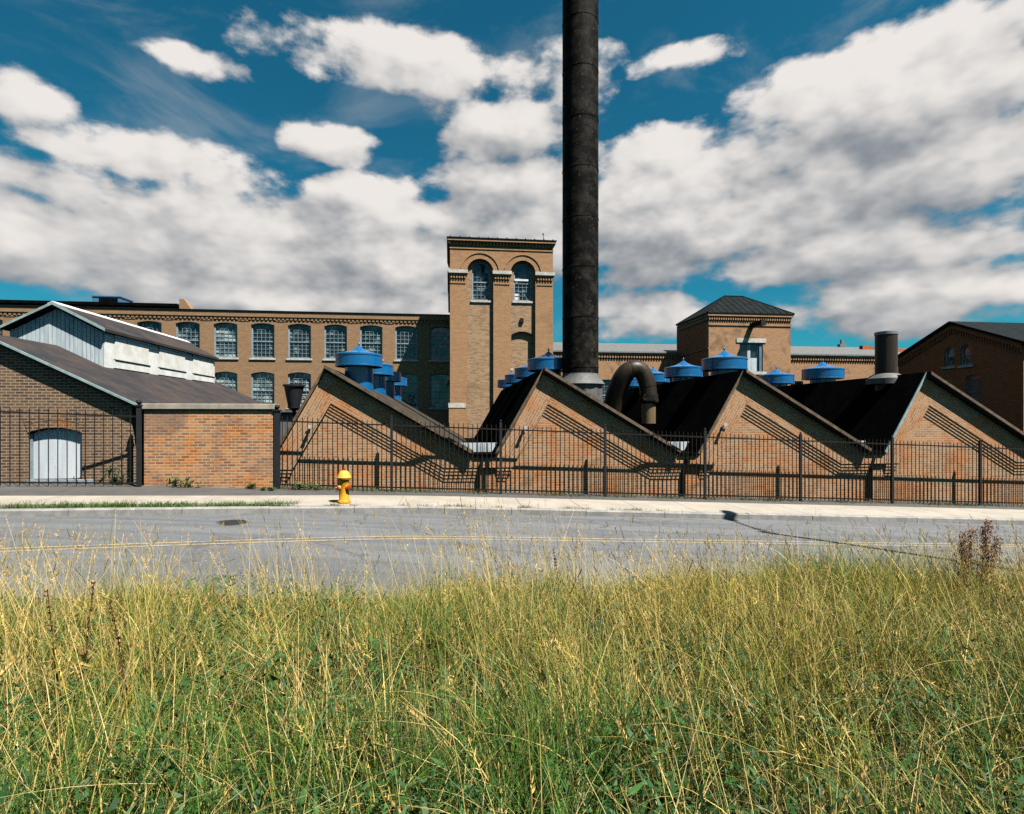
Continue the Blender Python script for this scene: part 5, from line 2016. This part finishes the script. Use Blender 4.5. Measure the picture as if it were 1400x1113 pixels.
    def dens(off, g):
        ad = N(nt, 'ShaderNodeVectorMath', operation='ADD')
        L(nt, co.outputs[0], ad.inputs[0]); ad.inputs[1].default_value = off
        gn = nt.nodes.new('ShaderNodeGroup')
        gn.node_tree = g
        L(nt, ad.outputs[0], gn.inputs[0])
        return gn.outputs[0]

    def lin(a, ka, b, kb):
        m1 = N(nt, 'ShaderNodeMath', operation='MULTIPLY')
        L(nt, a, m1.inputs[0]); m1.inputs[1].default_value = ka
        m2 = N(nt, 'ShaderNodeMath', operation='MULTIPLY_ADD')
        L(nt, b, m2.inputs[0]); m2.inputs[1].default_value = kb; L(nt, m1.outputs[0], m2.inputs[2])
        return m2.outputs[0]
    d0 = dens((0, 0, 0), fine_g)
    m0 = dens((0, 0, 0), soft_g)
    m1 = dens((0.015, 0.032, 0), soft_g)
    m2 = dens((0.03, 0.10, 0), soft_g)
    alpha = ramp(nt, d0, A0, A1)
    up = lin(lin(m0, 1.0, m1, -1.0), 1.5, lin(m0, 1.0, m2, -1.0), 0.75)   # open sky above: sunlit tops
    crisp = lin(d0, 0.45, m0, -0.45)
    thick = ramp(nt, m0, 2.2, 3.1)
    lit = lin(lin(up, 1.0, crisp, 1.0), 1.0, thick, -0.30)
    light = ramp(nt, lit, L0, L1)
    shade = mixc(nt, light, (0.30, 0.34, 0.385), (1.08, 1.03, 0.985))
    tint = mixc(nt, 1.0, sky.outputs[0], (0.115, 0.755, 0.775), 'MULTIPLY')
    # brighten the air low down as in the photograph's pale horizon
    skyc = N(nt, 'ShaderNodeVectorMath', operation='SCALE')
    L(nt, tint, skyc.inputs[0]); skyc.inputs['Scale'].default_value = SKY_K
    cl = N(nt, 'ShaderNodeVectorMath', operation='SCALE')
    L(nt, shade, cl.inputs[0]); cl.inputs['Scale'].default_value = CLOUD_K
    # thin high veil between the cumulus
    vs = N(nt, 'ShaderNodeVectorMath', operation='MULTIPLY')
    L(nt, co.outputs[0], vs.inputs[0]); vs.inputs[1].default_value = (1.2, 3.0, 1)
    vn = noise(nt, vs.outputs[0], 2.6, 8, 0.6, 0.6)
    va = N(nt, 'ShaderNodeMath', operation='MULTIPLY')
    L(nt, ramp(nt, vn, 0.47, 0.72), va.inputs[0]); va.inputs[1].default_value = 0.40
    veil = N(nt, 'ShaderNodeVectorMath', operation='SCALE')
    veil.inputs[0].default_value = (0.50, 0.56, 0.60); veil.inputs['Scale'].default_value = CLOUD_K
    base = mixc(nt, va.outputs[0], skyc.outputs[0], veil.outputs[0])
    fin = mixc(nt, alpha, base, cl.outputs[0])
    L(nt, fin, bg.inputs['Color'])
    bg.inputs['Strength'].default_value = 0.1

SKY_K, CLOUD_K = 0.31, 2.5
A0, A1, L0, L1 = 1.72, 2.18, -1.8, 1.85
world()

sun = bpy.data.lights.new('sun', 'SUN')
sun.energy = 5.0
sun.angle = R(0.53)
sun.color = (1.0, 0.955, 0.87)
so = bpy.data.objects.new('sun', sun)
COL.objects.link(so)
so.rotation_euler = SUN.to_track_quat('Z', 'Y').to_euler()

cam = bpy.data.cameras.new('camera')
cam.sensor_width = 36
cam.lens = 36 * F / 1400
cam.shift_y = (HY - 556.5) / 1400
cam.clip_end = 3000
cam.clip_start = 0.05
co = bpy.data.objects.new('camera', cam)
COL.objects.link(co)
co.location = (0, 0, CZ)
co.rotation_euler = (R(90), 0, 0)
scene.camera = co

scene.view_settings.view_transform = 'Standard'
scene.view_settings.look = 'None'
scene.view_settings.gamma = 1.0
scene.view_settings.exposure = 1.65
scene.cycles.max_bounces = 6
scene.cycles.diffuse_bounces = 0
scene.cycles.glossy_bounces = 3
scene.cycles.transmission_bounces = 3
scene.cycles.use_denoising = False
